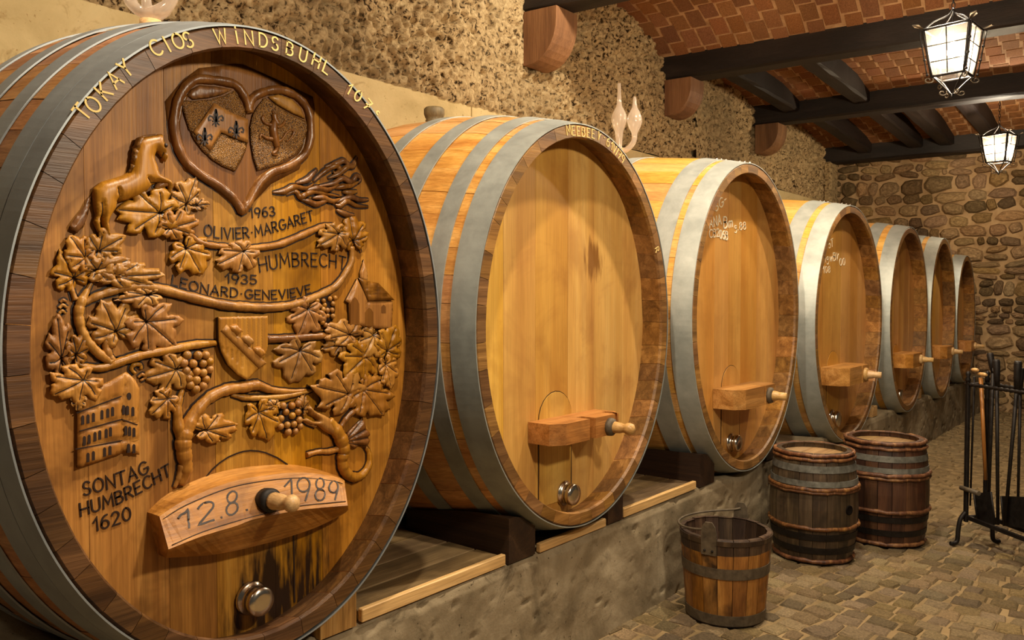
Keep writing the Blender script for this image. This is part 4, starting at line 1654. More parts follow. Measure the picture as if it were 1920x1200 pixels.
# vines
VIN = [
    ('vine', [(352, 439), (373, 455), (400, 461), (421, 463), (450, 465), (477, 465), (520, 459), (565, 441), (603, 425), (626, 423)], [6, 6, 6, 6, 5, 6, 7, 7, 6, 4], 'carving'),
    ('vine', [(656, 463), (657, 489), (645, 513), (627, 537), (597, 553), (560, 568), (533, 574), (493, 577), (453, 575), (413, 571), (347, 555), (293, 541), (253, 537), (213, 544), (181, 555), (157, 568)], [7, 7, 7, 8, 8, 8, 8, 9, 9, 9, 9, 9, 9, 8, 7, 5], 'carving'),
    ('vine', [(170, 530), (160, 548), (150, 566), (145, 587), (149, 613), (160, 637), (181, 661), (206, 679)], [3, 5, 8, 8, 8, 8, 8, 7], 'carving'),
    ('vine', [(140, 562), (134, 545), (132, 528)], [5, 4, 3], 'carving'),
    ('vine', [(204, 619), (196, 640), (200, 662), (210, 676), (226, 679)], [4, 6, 7, 6, 5], 'carving'),
    ('vine', [(139, 680), (160, 688), (192, 689), (227, 677), (267, 665), (320, 655), (360, 647), (404, 643)], [4, 6, 7, 8, 8, 8, 8, 5], 'carving'),
    ('vine', [(496, 636), (533, 635), (573, 632), (610, 629)], [8, 8, 8, 7], 'carving_dark'),
    ('vine', [(640, 636), (669, 648), (691, 664), (701, 685), (701, 710)], [5, 6, 6, 5, 4], 'carving'),
    ('vine', [(338, 908), (346, 880), (342, 850), (340, 826), (346, 806), (360, 778), (387, 748), (421, 731), (459, 725), (480, 722), (507, 731), (547, 734), (586, 731)], [7, 12, 14, 15, 14, 12, 11, 11, 11, 10, 7, 5, 3], 'carving'),
    ('vine', [(341, 822), (333, 800), (331, 768), (336, 745), (341, 730)], [13, 11, 8, 6, 4], 'carving'),
    ('vine', [(432, 740), (455, 745), (480, 746), (533, 743), (584, 732)], [3, 6, 6, 6, 3], 'carving'),
    ('vine', [(326, 914), (334, 895), (340, 872)], [3, 6, 9], 'carving'),
    ('vine', [(252, 700), (245, 692), (250, 684), (262, 684), (263, 692)], [3, 3.5, 4, 3.5, 3], 'carving'),
    ('vine', [(258, 708), (266, 702), (271, 708), (262, 714)], [2, 3, 3, 2], 'carving'),
    ('vine', [(110, 588), (116, 583), (122, 588)], [2.5, 3, 2], 'carving'),
    ('vine', [(110, 578), (117, 572), (125, 577)], [2.5, 3, 2], 'carving'),
    ('vine', [(112, 567), (118, 563), (124, 566)], [2, 3, 2], 'carving'),
    ('vine', [(664, 450), (672, 462), (676, 474)], [3, 3, 1.5], 'carving_dark')]
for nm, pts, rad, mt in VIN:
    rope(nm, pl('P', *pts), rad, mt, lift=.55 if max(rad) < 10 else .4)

# grape bunches
GR = [('C', 8.2, [(1300, 545), (1375, 548), (1430, 545), (1275, 600), (1340, 605), (1410, 605), (1455, 590), (1295, 655), (1365, 660), (1410, 668), (1460, 645), (1310, 710), (1365, 720), (1435, 715), (1320, 755), (1415, 760), (1360, 785)]),
      ('D', 5.6, [(715, 165), (760, 165), (805, 150), (840, 145), (710, 205), (825, 185), (715, 240), (755, 225), (820, 230), (735, 275), (785, 270), (825, 272), (750, 315), (775, 335), (768, 195), (787, 232)]),
      ('D', 7.4, [(475, 900), (535, 900), (580, 885), (495, 945), (540, 970), (580, 945), (460, 990), (505, 1035), (550, 1030), (590, 1000), (460, 1045), (510, 1085), (560, 1080), (595, 1045)])]
for fr, rad, pts in GR:
    hullc = pl(fr, *pts)
    cyy = sum(p[0] for p in hullc) / len(hullc)
    czz = sum(p[1] for p in hullc) / len(hullc)
    rx = max(abs(p[0] - cyy) for p in hullc) + rad * PXM * .8
    rz = max(abs(p[1] - czz) for p in hullc) + rad * PXM * .8
    relief('grape_bed', [(cyy + rx * math.cos(PI * k / 8), czz + rz * math.sin(PI * k / 8)) for k in range(16)], .006, .02, .012, mats=('burnt_and_shade', 'burnt_and_shade'), flare=.002)
    for p in hullc:
        m = MB()
        m.sphere((XH + .010, p[0] + rnd.uniform(-.001, .001), p[1]), rad * PXM * rnd.uniform(.95, 1.08), 10, 7, 0, (1.0, 1, 1))
        m.build('grape', 'carving', HEAD)

# vine leaves
HALF = [(.0, -.28), (.07, -.62), (.28, -.85), (.50, -.82), (.60, -.64), (.56, -.50), (.78, -.54), (.98, -.32), (1.02, -.04), (.86, .08), (.70, .05), (.64, .12), (.82, .20), (.94, .42), (.84, .62), (.62, .66), (.48, .58), (.46, .72), (.36, .92), (.16, 1.0), (.0, 1.14)]


def leaf(cx, cy, wpx, hpx, rot, seed, fold=0.0, lift=0.0, mats=('carving', 'burnt_and_shade')):
    """grape leaf centred at photo px; rot = direction of its tip in degrees (0 right, 90 up)"""
    r = random.Random(seed)
    full = HALF + [(-x, y) for x, y in HALF[-2:0:-1]]
    fl = []
    for i, (x, y) in enumerate(full):
        j = 1 + r.uniform(-.10, .10)
        fl.append((x * j, y * j))
    veins = [[(0, -.3), (0, .3), (.02, .95)], [(0, -.3), (.35, .05), (.72, .40)], [(0, -.3), (-.35, .05), (-.72, .40)], [(0, -.3), (.45, -.30), (.82, -.22)], [(0, -.3), (-.45, -.30), (-.82, -.22)], [(0, -.3), (.30, -.65)], [(0, -.3), (-.30, -.65)]]
    a = math.radians(rot - 90)
    ca_, sa_ = math.cos(a), math.sin(a)
    sq = 1 - fold

    def tr(p):
        x, y = p[0] * sq if p[0] > 0 else p[0], p[1] - .15
        X_, Y_ = x * ca_ - y * sa_, x * sa_ + y * ca_
        return P2(cx + X_ * wpx * .62, cy - Y_ * hpx * .62, XH)
    return relief('vine_leaf', [tr(p) for p in fl], .013 + r.uniform(0, .004), .020, .0048, grooves=[[tr(p) for p in v] for v in veins], gw=.0036, gd=.5, base=lift, edge=.60, lumps=.10, tilt=(r.uniform(-.08, .08), r.uniform(-.08, .08)), mats=mats, flare=.0080, vein=.0013)


LEAVES = [(353, 366, 58, 62, 70, .45), (268, 398, 98, 74, 175, 0), (333, 423, 66, 52, 20, .2), (355, 481, 70, 62, -62, 0), (436, 480, 70, 58, 212, .3), (617, 446, 50, 46, 215, .1), (657, 436, 46, 56, 100, 0),
          (146, 470, 58, 62, 128, .3), (196, 462, 66, 56, 35, .3), (128, 505, 64, 66, 120, 0), (199, 500, 82, 52, 28, 0), (242, 517, 108, 44, 8, .2), (205, 602, 82, 74, 115, 0), (289, 618, 86, 82, -40, 0), (253, 556, 72, 34, 200, .3),
          (110, 645, 46, 98, 105, .15), (145, 652, 38, 52, 60, .2), (133, 722, 84, 60, 215, 0), (308, 698, 72, 62, 200, .1), (300, 757, 54, 52, 225, .2), (401, 802, 76, 48, 15, .1), (568, 596, 58, 62, 250, .1),
          (553, 676, 70, 70, -105, 0), (635, 621, 62, 42, 150, .1), (624, 648, 42, 32, 200, 0), (690, 642, 46, 56, 240, .2), (725, 642, 46, 58, 70, .1), (668, 680, 66, 62, 225, 0), (722, 698, 34, 56, -70, .2),
          (626, 733, 86, 66, 165, 0), (690, 746, 74, 70, -55, 0), (487, 790, 60, 66, -70, .15), (507, 757, 24, 18, 120, 0), (566, 758, 26, 34, 80, .3), (372, 385, 30, 22, 10, .3), (141, 752, 26, 30, -90, .2)]
for i, (cx, cy, wp, hp_, ro, fo) in enumerate(LEAVES):
    leaf(cx, cy, wp, hp_, ro, 900 + i, fo, (i % 3) * .003)

# manor house, engraved windows
man = [(141, 878), (141, 768), (150, 744), (162, 732), (200, 715), (232, 697), (238, 700), (250, 712), (258, 728), (258, 852), (229, 848)]
relief('manor', pl('P', *man), .013, .004, .009, edge=.75, grooves=[pl('P', (143, 772), (185, 757), (227, 741)), pl('P', (228, 741), (228, 848)), pl('P', (228, 742), (236, 702)), pl('P', (141, 809), (228, 783), (257, 793)), pl('P', (141, 838), (228, 822), (257, 827))], gw=.005, gd=.55)
WX = [(155, 788), (165, 786), (175, 783), (191, 778), (202, 775), (211, 772), (232, 769), (239, 770), (249, 772), (158, 827), (167, 824), (178, 819), (187, 816), (199, 813), (207, 810), (236, 808), (243, 809), (251, 811), (165, 858), (175, 855), (196, 848), (206, 845), (241, 841), (251, 842)]
for cx, cy in WX:
    m = MB()
    q = [(-2.8, 8.5), (2.8, 7.6), (2.8, -6.5), (1.8, -8.6), (0, -9.4), (-1.8, -8.4), (-2.8, -6)]
    a = pl('P', *[(cx + x, cy + y) for x, y in q], X=XH + .013)
    m.prism([Vector((XH + .008, y, z)) for y, z in a], (.0058, 0, 0))
    m.build('manor_window', 'burnt_and_shade', HEAD)
m = MB()
a = pl('P', *[(242 + 4.2 * math.cos(k * PI / 6), 743 + 7 * math.sin(k * PI / 6)) for k in range(12)], X=XH + .013)
m.prism([Vector((XH + .008, y, z)) for y, z in a], (.0056, 0, 0))
m.build('manor_window', 'burnt_and_shade', HEAD)
for ln in ([(150, 808), (228, 786)], [(228, 786), (257, 796)], [(142, 842), (228, 826)], [(144, 774), (227, 743)]):
    m = MB()
    ribbon(m, pl('P', *ln, X=XH + .012), .0022, XH + .0128)
    m.build('string_course', 'burnt_and_shade', HEAD)

# chapel
relief('chapel', pl('D', (995, 8), (1050, 110), (1072, 165), (1245, 168), (1240, 375), (1060, 352), (940, 322), (935, 180), (912, 166)), .016, .005, .008, edge=.7, grooves=[pl('D', (1060, 165), (1060, 350)), pl('D', (995, 30), (925, 165))], gw=.004)
relief('chapel_roof', pl('D', (1000, 4), (1080, 28), (1140, 40), (1255, 160), (1068, 168)), .021, .006, .007, edge=.7, grooves=[pl('D', (1030, 40), (1130, 60)), pl('D', (1040, 75), (1170, 95)), pl('D', (1055, 110), (1205, 128))], gw=.004, gd=.3, mats=('carving_dark', 'burnt_and_shade'))
relief('chapel_spire', pl('P', (679, 486), (686, 512), (686, 530), (672, 524), (671, 512)), .014, .005, .006, edge=.6)
for cx, cy, wd_, ht in ((665, 583, 17, 52), (692, 594, 15, 34), (719, 579, 8, 15)):
    m = MB()
    q = [(-wd_ / 2, ht / 2), (wd_ / 2, ht / 2), (wd_ / 2, -ht * .25), (wd_ * .25, -ht * .42), (0, -ht * .5), (-wd_ * .25, -ht * .42), (-wd_ / 2, -ht * .25)]
    a = pl('P', *[(cx + x, cy + y) for x, y in q], X=XH + .016)
    m.prism([Vector((XH + .010, y, z)) for y, z in a], (.0072, 0, 0))
    m.build('chapel_opening', 'char', HEAD)

# little shield with a diagonal band
sh3 = [(402, 594), (450, 593), (495, 592), (495, 650), (490, 668), (478, 690), (456, 712), (438, 702), (420, 684), (408, 660), (403, 640)]
hat = [pl('P', (430 + 9 * k, 596), (430 + 9 * k, 640 + 6 * k)) for k in range(7)] + [pl('P', (409 + 9 * k, 650 + 3 * k), (409 + 9 * k, 655 + 8 * k)) for k in range(5)]
relief('shield', pl('P', *sh3), .022, .004, .0045, edge=.85, grooves=hat, gw=.0030, gd=.22)
relief('shield_band', pl('D', (20, 375), (60, 330), (345, 600), (290, 640)), .027, .004, .006, edge=.85)
for cx, cy in ((120, 375), (205, 450), (285, 530)):
    relief('band_crest', pl('D', (cx - 45, cy - 40), (cx + 10, cy - 52), (cx + 62, cy + 5), (cx + 30, cy + 20), (cx + 20, cy + 55), (cx - 8, cy + 20), (cx - 40, cy)), .033, .008, .006, edge=.6)

# flames
FL = [[(412, 530), (490, 522), (560, 490), (640, 500), (700, 470)], [(508, 545), (570, 522), (604, 562), (640, 545), (700, 525), (790, 540), (885, 557)], [(575, 465), (650, 442), (690, 402), (728, 362)], [(700, 455), (770, 385), (850, 342), (880, 375), (850, 395), (840, 375)],
      [(780, 350), (860, 325), (910, 308), (960, 340), (1008, 275)], [(800, 430), (870, 400), (930, 352), (980, 345), (1000, 295)], [(735, 485), (830, 468), (900, 430), (960, 455), (1000, 410), (1028, 435), (1010, 465)], [(850, 500), (900, 488), (960, 482), (1020, 452)],
      [(600, 575), (660, 592), (720, 612), (800, 582), (850, 612)], [(850, 610), (880, 625), (930, 590), (1000, 622), (1088, 630)], [(860, 600), (950, 562), (1020, 582), (1090, 578)], [(858, 650), (920, 682), (990, 690)], [(900, 525), (960, 530), (1010, 520)], [(690, 570), (760, 565), (830, 590), (900, 570)], [(640, 520), (720, 500), (800, 510), (880, 470)]]
for f in FL:
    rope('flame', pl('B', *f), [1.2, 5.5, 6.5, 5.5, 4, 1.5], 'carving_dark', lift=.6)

# dragon
relief('dragon_head', pl('D', (612, 1000), (640, 985), (690, 1010), (720, 1005), (700, 985), (660, 960), (640, 920), (665, 890), (690, 930), (760, 960), (800, 985), (850, 1070), (820, 1110), (760, 1075), (720, 1040), (660, 1030), (620, 1012)), .024, .016, .005, edge=.35, grooves=[pl('D', (640, 930), (700, 975), (720, 1000))], gw=.006)
m = MB()
rope('dragon_body', pl('P', (612, 788), (626, 806), (636, 826), (640, 846), (638, 862), (643, 882), (658, 894), (676, 890), (689, 872), (690, 850), (684, 838)), [10, 14, 15, 14, 12, 12, 11, 9, 8, 6, 4], 'carving', lift=.5, n=10)
rope('dragon_leg', pl('P', (640, 838), (616, 846), (594, 847), (573, 853)), [8, 6, 5, 6], 'carving', lift=.6)
rope('dragon_claw', pl('P', (590, 799), (575, 793), (562, 784)), [4, 4, 2], 'carving_dark', lift=.8)
rope('dragon_arm', pl('P', (637, 800), (646, 786), (660, 772), (680, 768)), [6, 7, 7, 5], 'carving_dark', lift=.5)
wing = pl('D', (900, 1150), (930, 1085), (985, 1030), (1040, 980), (1052, 1040), (1085, 1090), (1080, 1150), (1060, 1200), (1020, 1180), (980, 1200), (930, 1180))
relief('dragon_wing', wing, .020, .010, .005, edge=.5, grooves=[pl('D', (905, 1150), (1040, 990)), pl('D', (905, 1152), (1062, 1060)), pl('D', (905, 1155), (1082, 1120)), pl('D', (905, 1158), (1060, 1185))], gw=.006, gd=.45, mats=('carving_dark', 'burnt_and_shade'), vein=.0012)

# engraved words and years
PXH = lambda n: n * PXM
LW = .0040
for s, path, h in (('1963', pl('B', (255, 705), (345, 700), (432, 692)), 18),
                   ('OLIVIER*MARGARET', pl('P', (382, 441), (415, 447), (450, 447), (488, 442), (529, 431), (587, 413)), 20),
                   ('HUMBRECHT', pl('P', (487, 510), (515, 504), (544, 500), (571, 499), (600, 500), (627, 502), (646, 506)), 27),
                   ('1935', pl('P', (422, 530), (450, 532), (480, 533)), 17),
                   ('LEONARD*GENEVIEVE', pl('P', (321, 534), (360, 545), (400, 553), (427, 556), (459, 559), (493, 561), (520, 560), (549, 557), (582, 549)), 17),
                   ('SONTAG', pl('E', (495, 345), (590, 318), (690, 290), (790, 250), (878, 208)), 22),
                   ('HUMBRECHT', pl('E', (478, 466), (590, 430), (700, 392), (850, 315), (1010, 222)), 21),
                   ('1620', pl('E', (555, 556), (660, 525), (775, 482)), 22)):
    m = MB()
    text_path(m, s, path, PXH(h), LW, XH + .0012, lean=0)
    m.build('engraved_lettering', 'burnt_and_shade', HEAD)

# arched door line above the bar, carved bar with the date, spigot, plug
dm = MB()
ribbon(dm, pl('E', (1215, 240), (1255, 190), (1300, 150), (1350, 117), (1400, 95), (1440, 83), (1480, 78), (1530, 81), (1570, 90), (1640, 120), (1700, 160)), .004, XH + .0004)
ribbon(dm, pl('P', (550, 1000), (551, 1060), (552, 1128)), .005, XH + .0004)
dm.build('hatch_joint', 'burnt_and_shade', HEAD)
# bar: profile sections along the top/front/bottom edges
XA, XR = XH + .050, XH + .115          # front of the lettered face at its top edge and at its lower edge
topb = pl('P', (276, 960), (316, 925), (396, 889), (475, 874), (558, 872), (622, 888), (641, 897))
topf = pl('P', (299, 968), (348, 937), (428, 905), (500, 891), (568, 886), (625, 893), (646, 901), X=XA)
botf = pl('P', (316, 1030), (380, 1005), (443, 986), (479, 973), (558, 957), (625, 950), (652, 948), X=XR)
botb = pl('P', (312, 1046), (400, 1040), (470, 1026), (530, 1010), (590, 990), (640, 966), (653, 956), X=XH + .045)
n = 25
S = [catmull([Vector((p[0], p[1], 0)) for p in q], 4) for q in (topb, topf, botf, botb)]
XS = (XH - .001, XA, XR, XH + .045)
vs = []
for q, X_ in zip(S, XS):
    vs += [Vector((X_, p.x, p.y)) for p in q]
vs += [Vector((XH - .001, p.x, p.y)) for p in S[3]]
N = len(S[0])
bm_ = MB()
fs = []
for j in range(5):
    j2 = (j + 1) % 5
    fs += [(j * N + k, j * N + k + 1, j2 * N + k + 1, j2 * N + k) for k in range(N - 1)]
fs += [tuple(j * N for j in range(5)), tuple(j * N + N - 1 for j in range(5))]
bm_.add(vs, fs)
BAR = bm_.build('tap_bar', 'bar_oak', casks[0])


def on_bar(px, py, up=.0012):
    """photo point on the slanted lettered face (between topf and botf)"""
    lo_, hi_ = XA, XR
    X_ = (XA + XR) / 2
    for _ in range(12):
        y, z = P2(px, py, X_)
        tf = min(S[1], key=lambda p: abs(p.x - y))
        bf = min(S[2], key=lambda p: abs(p.x - y))
        t = (tf.y - z) / max(tf.y - bf.y, 1e-4)
        X_ = XA + (XR - XA) * min(max(t, -.05), 1.05)
    return Vector((X_ + up, y, z))


lm = MB()


def bar_glyph(ch, x0, y0, x1, y1, hpx, wd):
    """glyph with baseline (x0,y0)-(x1,y1) in photo px on the bar face"""
    wg = G[ch][0]
    sx = (x1 - x0) / wg
    for st in G[ch][1]:
        pts = []
        for (a, b) in resample_line(st):
            pts.append(on_bar(x0 + a * sx, y0 + (y1 - y0) * (a / wg) - b * hpx, .001))
        n_ = len(pts)
        L_, R_ = [], []
        for i in range(n_):
            t = (pts[min(i + 1, n_ - 1)] - pts[max(i - 1, 0)]).normalized()
            nn = Vector((1, 0, .55)).normalized()
            sd = t.cross(nn).normalized() * wd / 2
            L_.append(pts[i] + sd)
            R_.append(pts[i] - sd)
        lm.add(L_ + R_ + [p - Vector((.003, 0, .0015)) for p in L_ + R_],
               [(i, i + 1, n_ + i + 1, n_ + i) for i in range(n_ - 1)] + [(i, i + 1, 2 * n_ + i + 1, 2 * n_ + i) for i in range(n_ - 1)] + [(n_ + i, n_ + i + 1, 3 * n_ + i + 1, 3 * n_ + i) for i in range(n_ - 1)])


def resample_line(st, step=.12):
    out = []
    for a, b in zip(st, st[1:]):
        k = max(1, int(math.hypot(b[0] - a[0], b[1] - a[1]) / step))
        out += [(a[0] + (b[0] - a[0]) * q / k, a[1] + (b[1] - a[1]) * q / k) for q in range(k)]
    return out + [st[-1]]


for ch, x0, y0, x1, y1, h in (('1', 332, 995, 357, 990, 37), ('2', 370, 985, 402, 974, 38), ('.', 413, 971, 418, 970, 38), ('8', 424, 968, 446, 962, 44), ('.', 461, 957, 466, 956, 40),
                              ('1', 533, 940, 549, 939, 42), ('9', 557, 940, 581, 939, 44), ('8', 591, 939, 609, 938, 42), ('9', 617, 939, 634, 937, 36)):
    bar_glyph(ch, x0, y0, x1, y1, h, .0052)
for line in ([(305, 974), (348, 947), (428, 915), (500, 901), (568, 896), (625, 902), (642, 907)], [(322, 1022), (380, 997), (443, 977), (500, 962), (558, 949), (625, 942), (648, 940)]):
    pts = [on_bar(x, y, .0008) for x, y in line]
    pts = catmull(pts, 4)
    lm.tube(pts, .0013, 4)
lm.build('date_lettering', 'burnt_and_shade', BAR)
c0 = on_bar(499, 938, -.004)
m = MB()
m.lathe([(0, 0), (.033, 0), (.033, .028), (.024, .034), (0, .034)], c0, (1, 0, .1), 20)
m.build('collar', 'iron', BAR)
peg(BAR, c0 + Vector((.03, 0, .003)), (1, .25, 0), .088, .024, 'peg', True)
pp = P2(468, 1120, XH)
plug(casks[0], (XH, pp[0], pp[1]), .040, (1, .03, 0))

# ---------------------------------------------------------------- timber on the plinth: decks, chocks, wedges
TOPZ = .486


def cask_low(ci, y, s):
    cy, cz, ca, cb = CASKS[ci]
    by, bz = BULGE[ci]
    k = bul(s)
    a, b = ca + by * k + .002, cb + bz * k + .002
    u = (y - cy) / a
    return None if abs(u) >= 1 else cz - b * math.sqrt(1 - u * u)


def chock(ci, y0, y1, mat, label, s0=.055, s1=.62):
    vs = []
    secs = [s0 + (s1 - s0) * k / 4 for k in range(5)]
    yy = [y0 + (y1 - y0) * k / 4 for k in range(5)]
    for s in secs:
        X_ = XF - s
        vs += [Vector((X_, y0, TOPZ)), Vector((X_, y1, TOPZ))]
        for y in reversed(yy):
            z = min(cask_low(ci, y, s) - .006, .66)
            vs.append(Vector((X_, y, max(z, TOPZ + .012))))
    n = 7
    fs = []
    for k in range(4):
        fs += [(k * n + q, k * n + (q + 1) % n, (k + 1) * n + (q + 1) % n, (k + 1) * n + q) for q in range(n)]
    fs += [tuple(range(n)), tuple(4 * n + q for q in range(n))]
    m = MB()
    m.add(vs, fs)
    return tag(m.build('cask_chock', mat), label, 'chock', 'wooden chocks wedged under the casks')


chock(0, 1.44, 1.575, 'endgrain', 'pale end-grain wooden chock under the lower right of the nearest carved cask')
chock(1, 2.31, 2.472, 'cradle', 'dark chamfered wooden chock under the left side of the second cask')
chock(1, 3.0, 3.125, 'cradle', 'dark wooden chock under the right side of the second cask')
chock(2, 3.90, 4.07, 'cradle', 'dark wooden chock under the left side of the third cask')
chock(2, 4.80, 4.96, 'cradle', 'dark wooden chock under the right side of the third cask, behind the nearer keg')


def deck(y0, y1, label):
    root = thing('plank_deck', ((XL - .45), (y0 + y1) / 2, TOPZ), label, 'planks', 'boards laid on the plinth')
    m = MB()
    m.box((XL - .018, (y0 + y1) / 2, TOPZ + .021), (.022, y1 - y0, .042), 0, None, .003)
    m.build('edge_strip', 'pine', root, label='pale fresh-sawn edge strip')
    x = XL - .031
    r = random.Random(int(y0 * 100))
    while x > XL - .80:
        wd = r.uniform(.12, .17)
        m = MB()
        m.box((x - wd / 2, (y0 + y1) / 2, TOPZ + .016 + r.uniform(0, .003)), (wd - .005, y1 - y0 - r.uniform(0, .02), .032), 0, None, .003)
        m.build('plank', 'deck', root)
        x -= wd


deck(1.60, 2.295, 'grey weathered planks with a pale front strip between the carved cask and the second cask')
deck(3.14, 3.86, 'grey weathered planks with a pale front strip between the second and third casks')
m = MB()
m.box((XL - .012, 2.74, TOPZ + .015), (.022, .48, .036), 0, None, .003)
tag(m.build('wood_strip', 'pine'), 'short pale strip of wood on the plinth edge beneath the second cask', 'strip')
for (y0, y1, lab) in ((7.12, 7.26, 'pale block of wood on the plinth between the fourth and fifth casks'), (8.70, 8.82, 'pale block of wood on the plinth between the fifth and sixth casks'), (10.02, 10.13, 'pale block of wood on the plinth between the last two casks')):
    m = MB()
    m.prism([(XL - .02, y0, TOPZ), (XL - .02, y1, TOPZ), (XL - .02, y1, TOPZ + .085), (XL - .02, y0 + .03, TOPZ + .085)], (-.26, 0, 0))
    tag(m.build('wood_block', 'pine'), lab, 'block', 'loose blocks on the plinth')

# ---------------------------------------------------------------- the two kegs


def keg(x, y, r0, rm, h, label, wood_m, hoops, hole=None, rot=0.0):
    root = thing('keg', (x, y, .004), label, 'keg')
    c = Vector((x, y, .004))
    prof = lambda t: r0 + (rm - r0) * (1 - (2 * t - 1) ** 2)
    n = 20
    for i in range(n):
        a0, a1 = 2 * PI * i / n + rot + .006, 2 * PI * (i + 1) / n + rot - .006
        m = MB()
        vs = []
        T = [0, .02, .15, .35, .5, .65, .85, .98, 1.0]
        jj = rnd.uniform(-.0015, .0015)
        for t in T:
            R = prof(t) + jj - (.006 if t in (0, 1.0) else 0)
            for a in (a0, (a0 + a1) / 2, a1):
                vs.append(c + Vector((R * math.cos(a), R * math.sin(a), t * h)))
            for a in (a1, a0):
                vs.append(c + Vector(((R - .024) * math.cos(a), (R - .024) * math.sin(a), t * h)))
        fs = []
        for k in range(len(T) - 1):
            fs += [(k * 5 + q, k * 5 + (q + 1) % 5, (k + 1) * 5 + (q + 1) % 5, (k + 1) * 5 + q) for q in range(5)]
        fs += [tuple(range(5)), tuple((len(T) - 1) * 5 + q for q in range(5))]
        m.add(vs, fs)
        m.build('stave', wood_m, root)
    # lid of three boards
    R = prof(.955) - .021
    for k, (u0, u1) in enumerate(((-1, -.36), (-.355, .31), (.315, 1))):
        us = [u0 + (u1 - u0) * q / 6 for q in range(7)]
        pr = [(u, math.sqrt(max(0, 1 - u * u))) for u in us] + [(u, -math.sqrt(max(0, 1 - u * u))) for u in reversed(us)]
        if k == 0:
            pr = pr[:-1]
        if k == 2:
            pr.pop(6)
        m = MB()
        m.prism([c + Vector((R * u, R * v, h - .048)) for u, v in pr], (0, 0, .018))
        m.build('lid_board', 'keg_lid', root)
    for kind, t, wd in hoops:
        m = MB()
        if kind == 'willow':
            K = 40
            pts = [c + Vector(((prof(t) + .004) * math.cos(2 * PI * k / K), (prof(t) + .004) * math.sin(2 * PI * k / K), t * h + .002 * math.sin(k * 1.3) + .0015 * math.sin(k * 2.9))) for k in range(K + 1)]
            m.tube(pts, [wd * (1 + .12 * math.sin(k * 2.1)) for k in range(K)] + [wd], 8)
            m.build('willow_hoop', 'willow', root)
        else:
            K = 40
            vs, fs = [], []
            for k in range(K):
                a = 2 * PI * k / K
                for tt, off in ((t - wd / h, .001), (t - wd / h, .004), (t + wd / h, .004), (t + wd / h, .001)):
                    q = prof(min(max(tt, 0), 1)) + off
                    vs.append(c + Vector((q * math.cos(a), q * math.sin(a), tt * h)))
            for k in range(K):
                k2 = (k + 1) % K
                fs += [(k * 4 + q, k * 4 + (q + 1) % 4, k2 * 4 + (q + 1) % 4, k2 * 4 + q) for q in range(4)]
            m.add(vs, fs)
            m.build('iron_hoop', 'keg_hoop' if kind == 'iron' else 'iron', root)
    if hole:
        a, t = hole
        R = prof(t)
        m = MB()
        d = Vector((math.cos(a), math.sin(a), 0))
        m.lathe([(0, .002), (.020, .0022), (.022, .0035), (.027, .003), (.027, -.004)], c + d * (R + .001) + Vector((0, 0, t * h)), d, 16)
        m.build('bung_hole', 'hole_shade', root)
    return root


def aim(x, y, off):
    """horizontal direction from (x, y) towards the camera, turned by off degrees to the viewer's right"""
    return math.atan2(-y, -x) + math.radians(off)


H1 = [('willow', .985, .011), ('willow', .945, .010), ('iron', .865, .019), ('iron', .735, .016), ('willow', .685, .012), ('willow', .66, .009), ('willow', .335, .011), ('rust', .255, .018), ('rust', .13, .018), ('willow', .03, .012)]
keg(-1.597, 4.69, .209, .243, .62, 'grey-brown wooden keg with a round bung hole, the nearer of two behind the bucket', 'keg_wood', H1, (aim(-1.597, 4.69, 50), .50))
H2 = [('willow', .985, .012), ('willow', .935, .010), ('iron', .845, .018), ('iron', .735, .016), ('willow', .69, .013), ('willow', .655, .010), ('willow', .345, .012), ('rust', .27, .018), ('rust', .14, .018), ('willow', .03, .012)]
keg(-1.365, 5.285, .220, .250, .63, 'reddish-brown wooden keg without a hole, the farther of two, behind the grey-brown keg', 'keg_red', H2, None, .11)

# ---------------------------------------------------------------- the bucket
BX, BY = -1.615, 3.54
root = thing('bucket', (BX, BY, .004), 'open wooden bucket with iron band and two raised ears, nearest vessel on the floor', 'bucket')
c = Vector((BX, BY, .004))
bh = .405
br = lambda t: .180 + .032 * t
e1 = onZ(1325, 1012, .41)
ea = math.atan2(e1.y - BY, e1.x - BX)
for i in range(18):
    a0, a1 = 2 * PI * i / 18 + .008 + ea - PI / 18, 2 * PI * (i + 1) / 18 - .008 + ea - PI / 18
    m = MB()
    vs, T = [], [0, .1, .5, .82, .985, 1.0]
    jj, hj = rnd.uniform(-.001, .001), 1 + rnd.uniform(-.006, .006)
    for t in T:
        R = br(t) + jj - (.004 if t == 1.0 else 0)
        for a in (a0, (a0 + a1) / 2, a1):
            vs.append(c + Vector((R * math.cos(a), R * math.sin(a), t * bh * hj)))
        for a in (a1, a0):
            vs.append(c + Vector(((R - .019) * math.cos(a), (R - .019) * math.sin(a), t * bh * hj)))
    fs = []
    for k in range(len(T) - 1):
        fs += [(k * 5 + q, k * 5 + (q + 1) % 5, (k + 1) * 5 + (q + 1) % 5, (k + 1) * 5 + q) for q in range(5)]
    fs += [tuple(range(5)), tuple((len(T) - 1) * 5 + q for q in range(5))]
    m.add(vs, fs)
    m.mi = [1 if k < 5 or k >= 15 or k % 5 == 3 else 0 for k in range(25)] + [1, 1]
    m.build('stave', ['bucket_wood', 'bucket_dark'], root)
m = MB()
m.lathe([(0, .03), (br(.1) - .017, .03), (br(.1) - .017, .045), (0, .045)], c, (0, 0, 1), 30)
m.build('bottom', 'bucket_dark', root)


def band(t0, t1, mat, off=.004):
    m = MB()
    m.lathe([(br(t0) + .0005, t0 * bh), (br(t0) + off, t0 * bh), (br(t1) + off, t1 * bh), (br(t1) + .0005, t1 * bh)], c, (0, 0, 1), 44, 0, False)
    m.build('iron_band', mat, root)


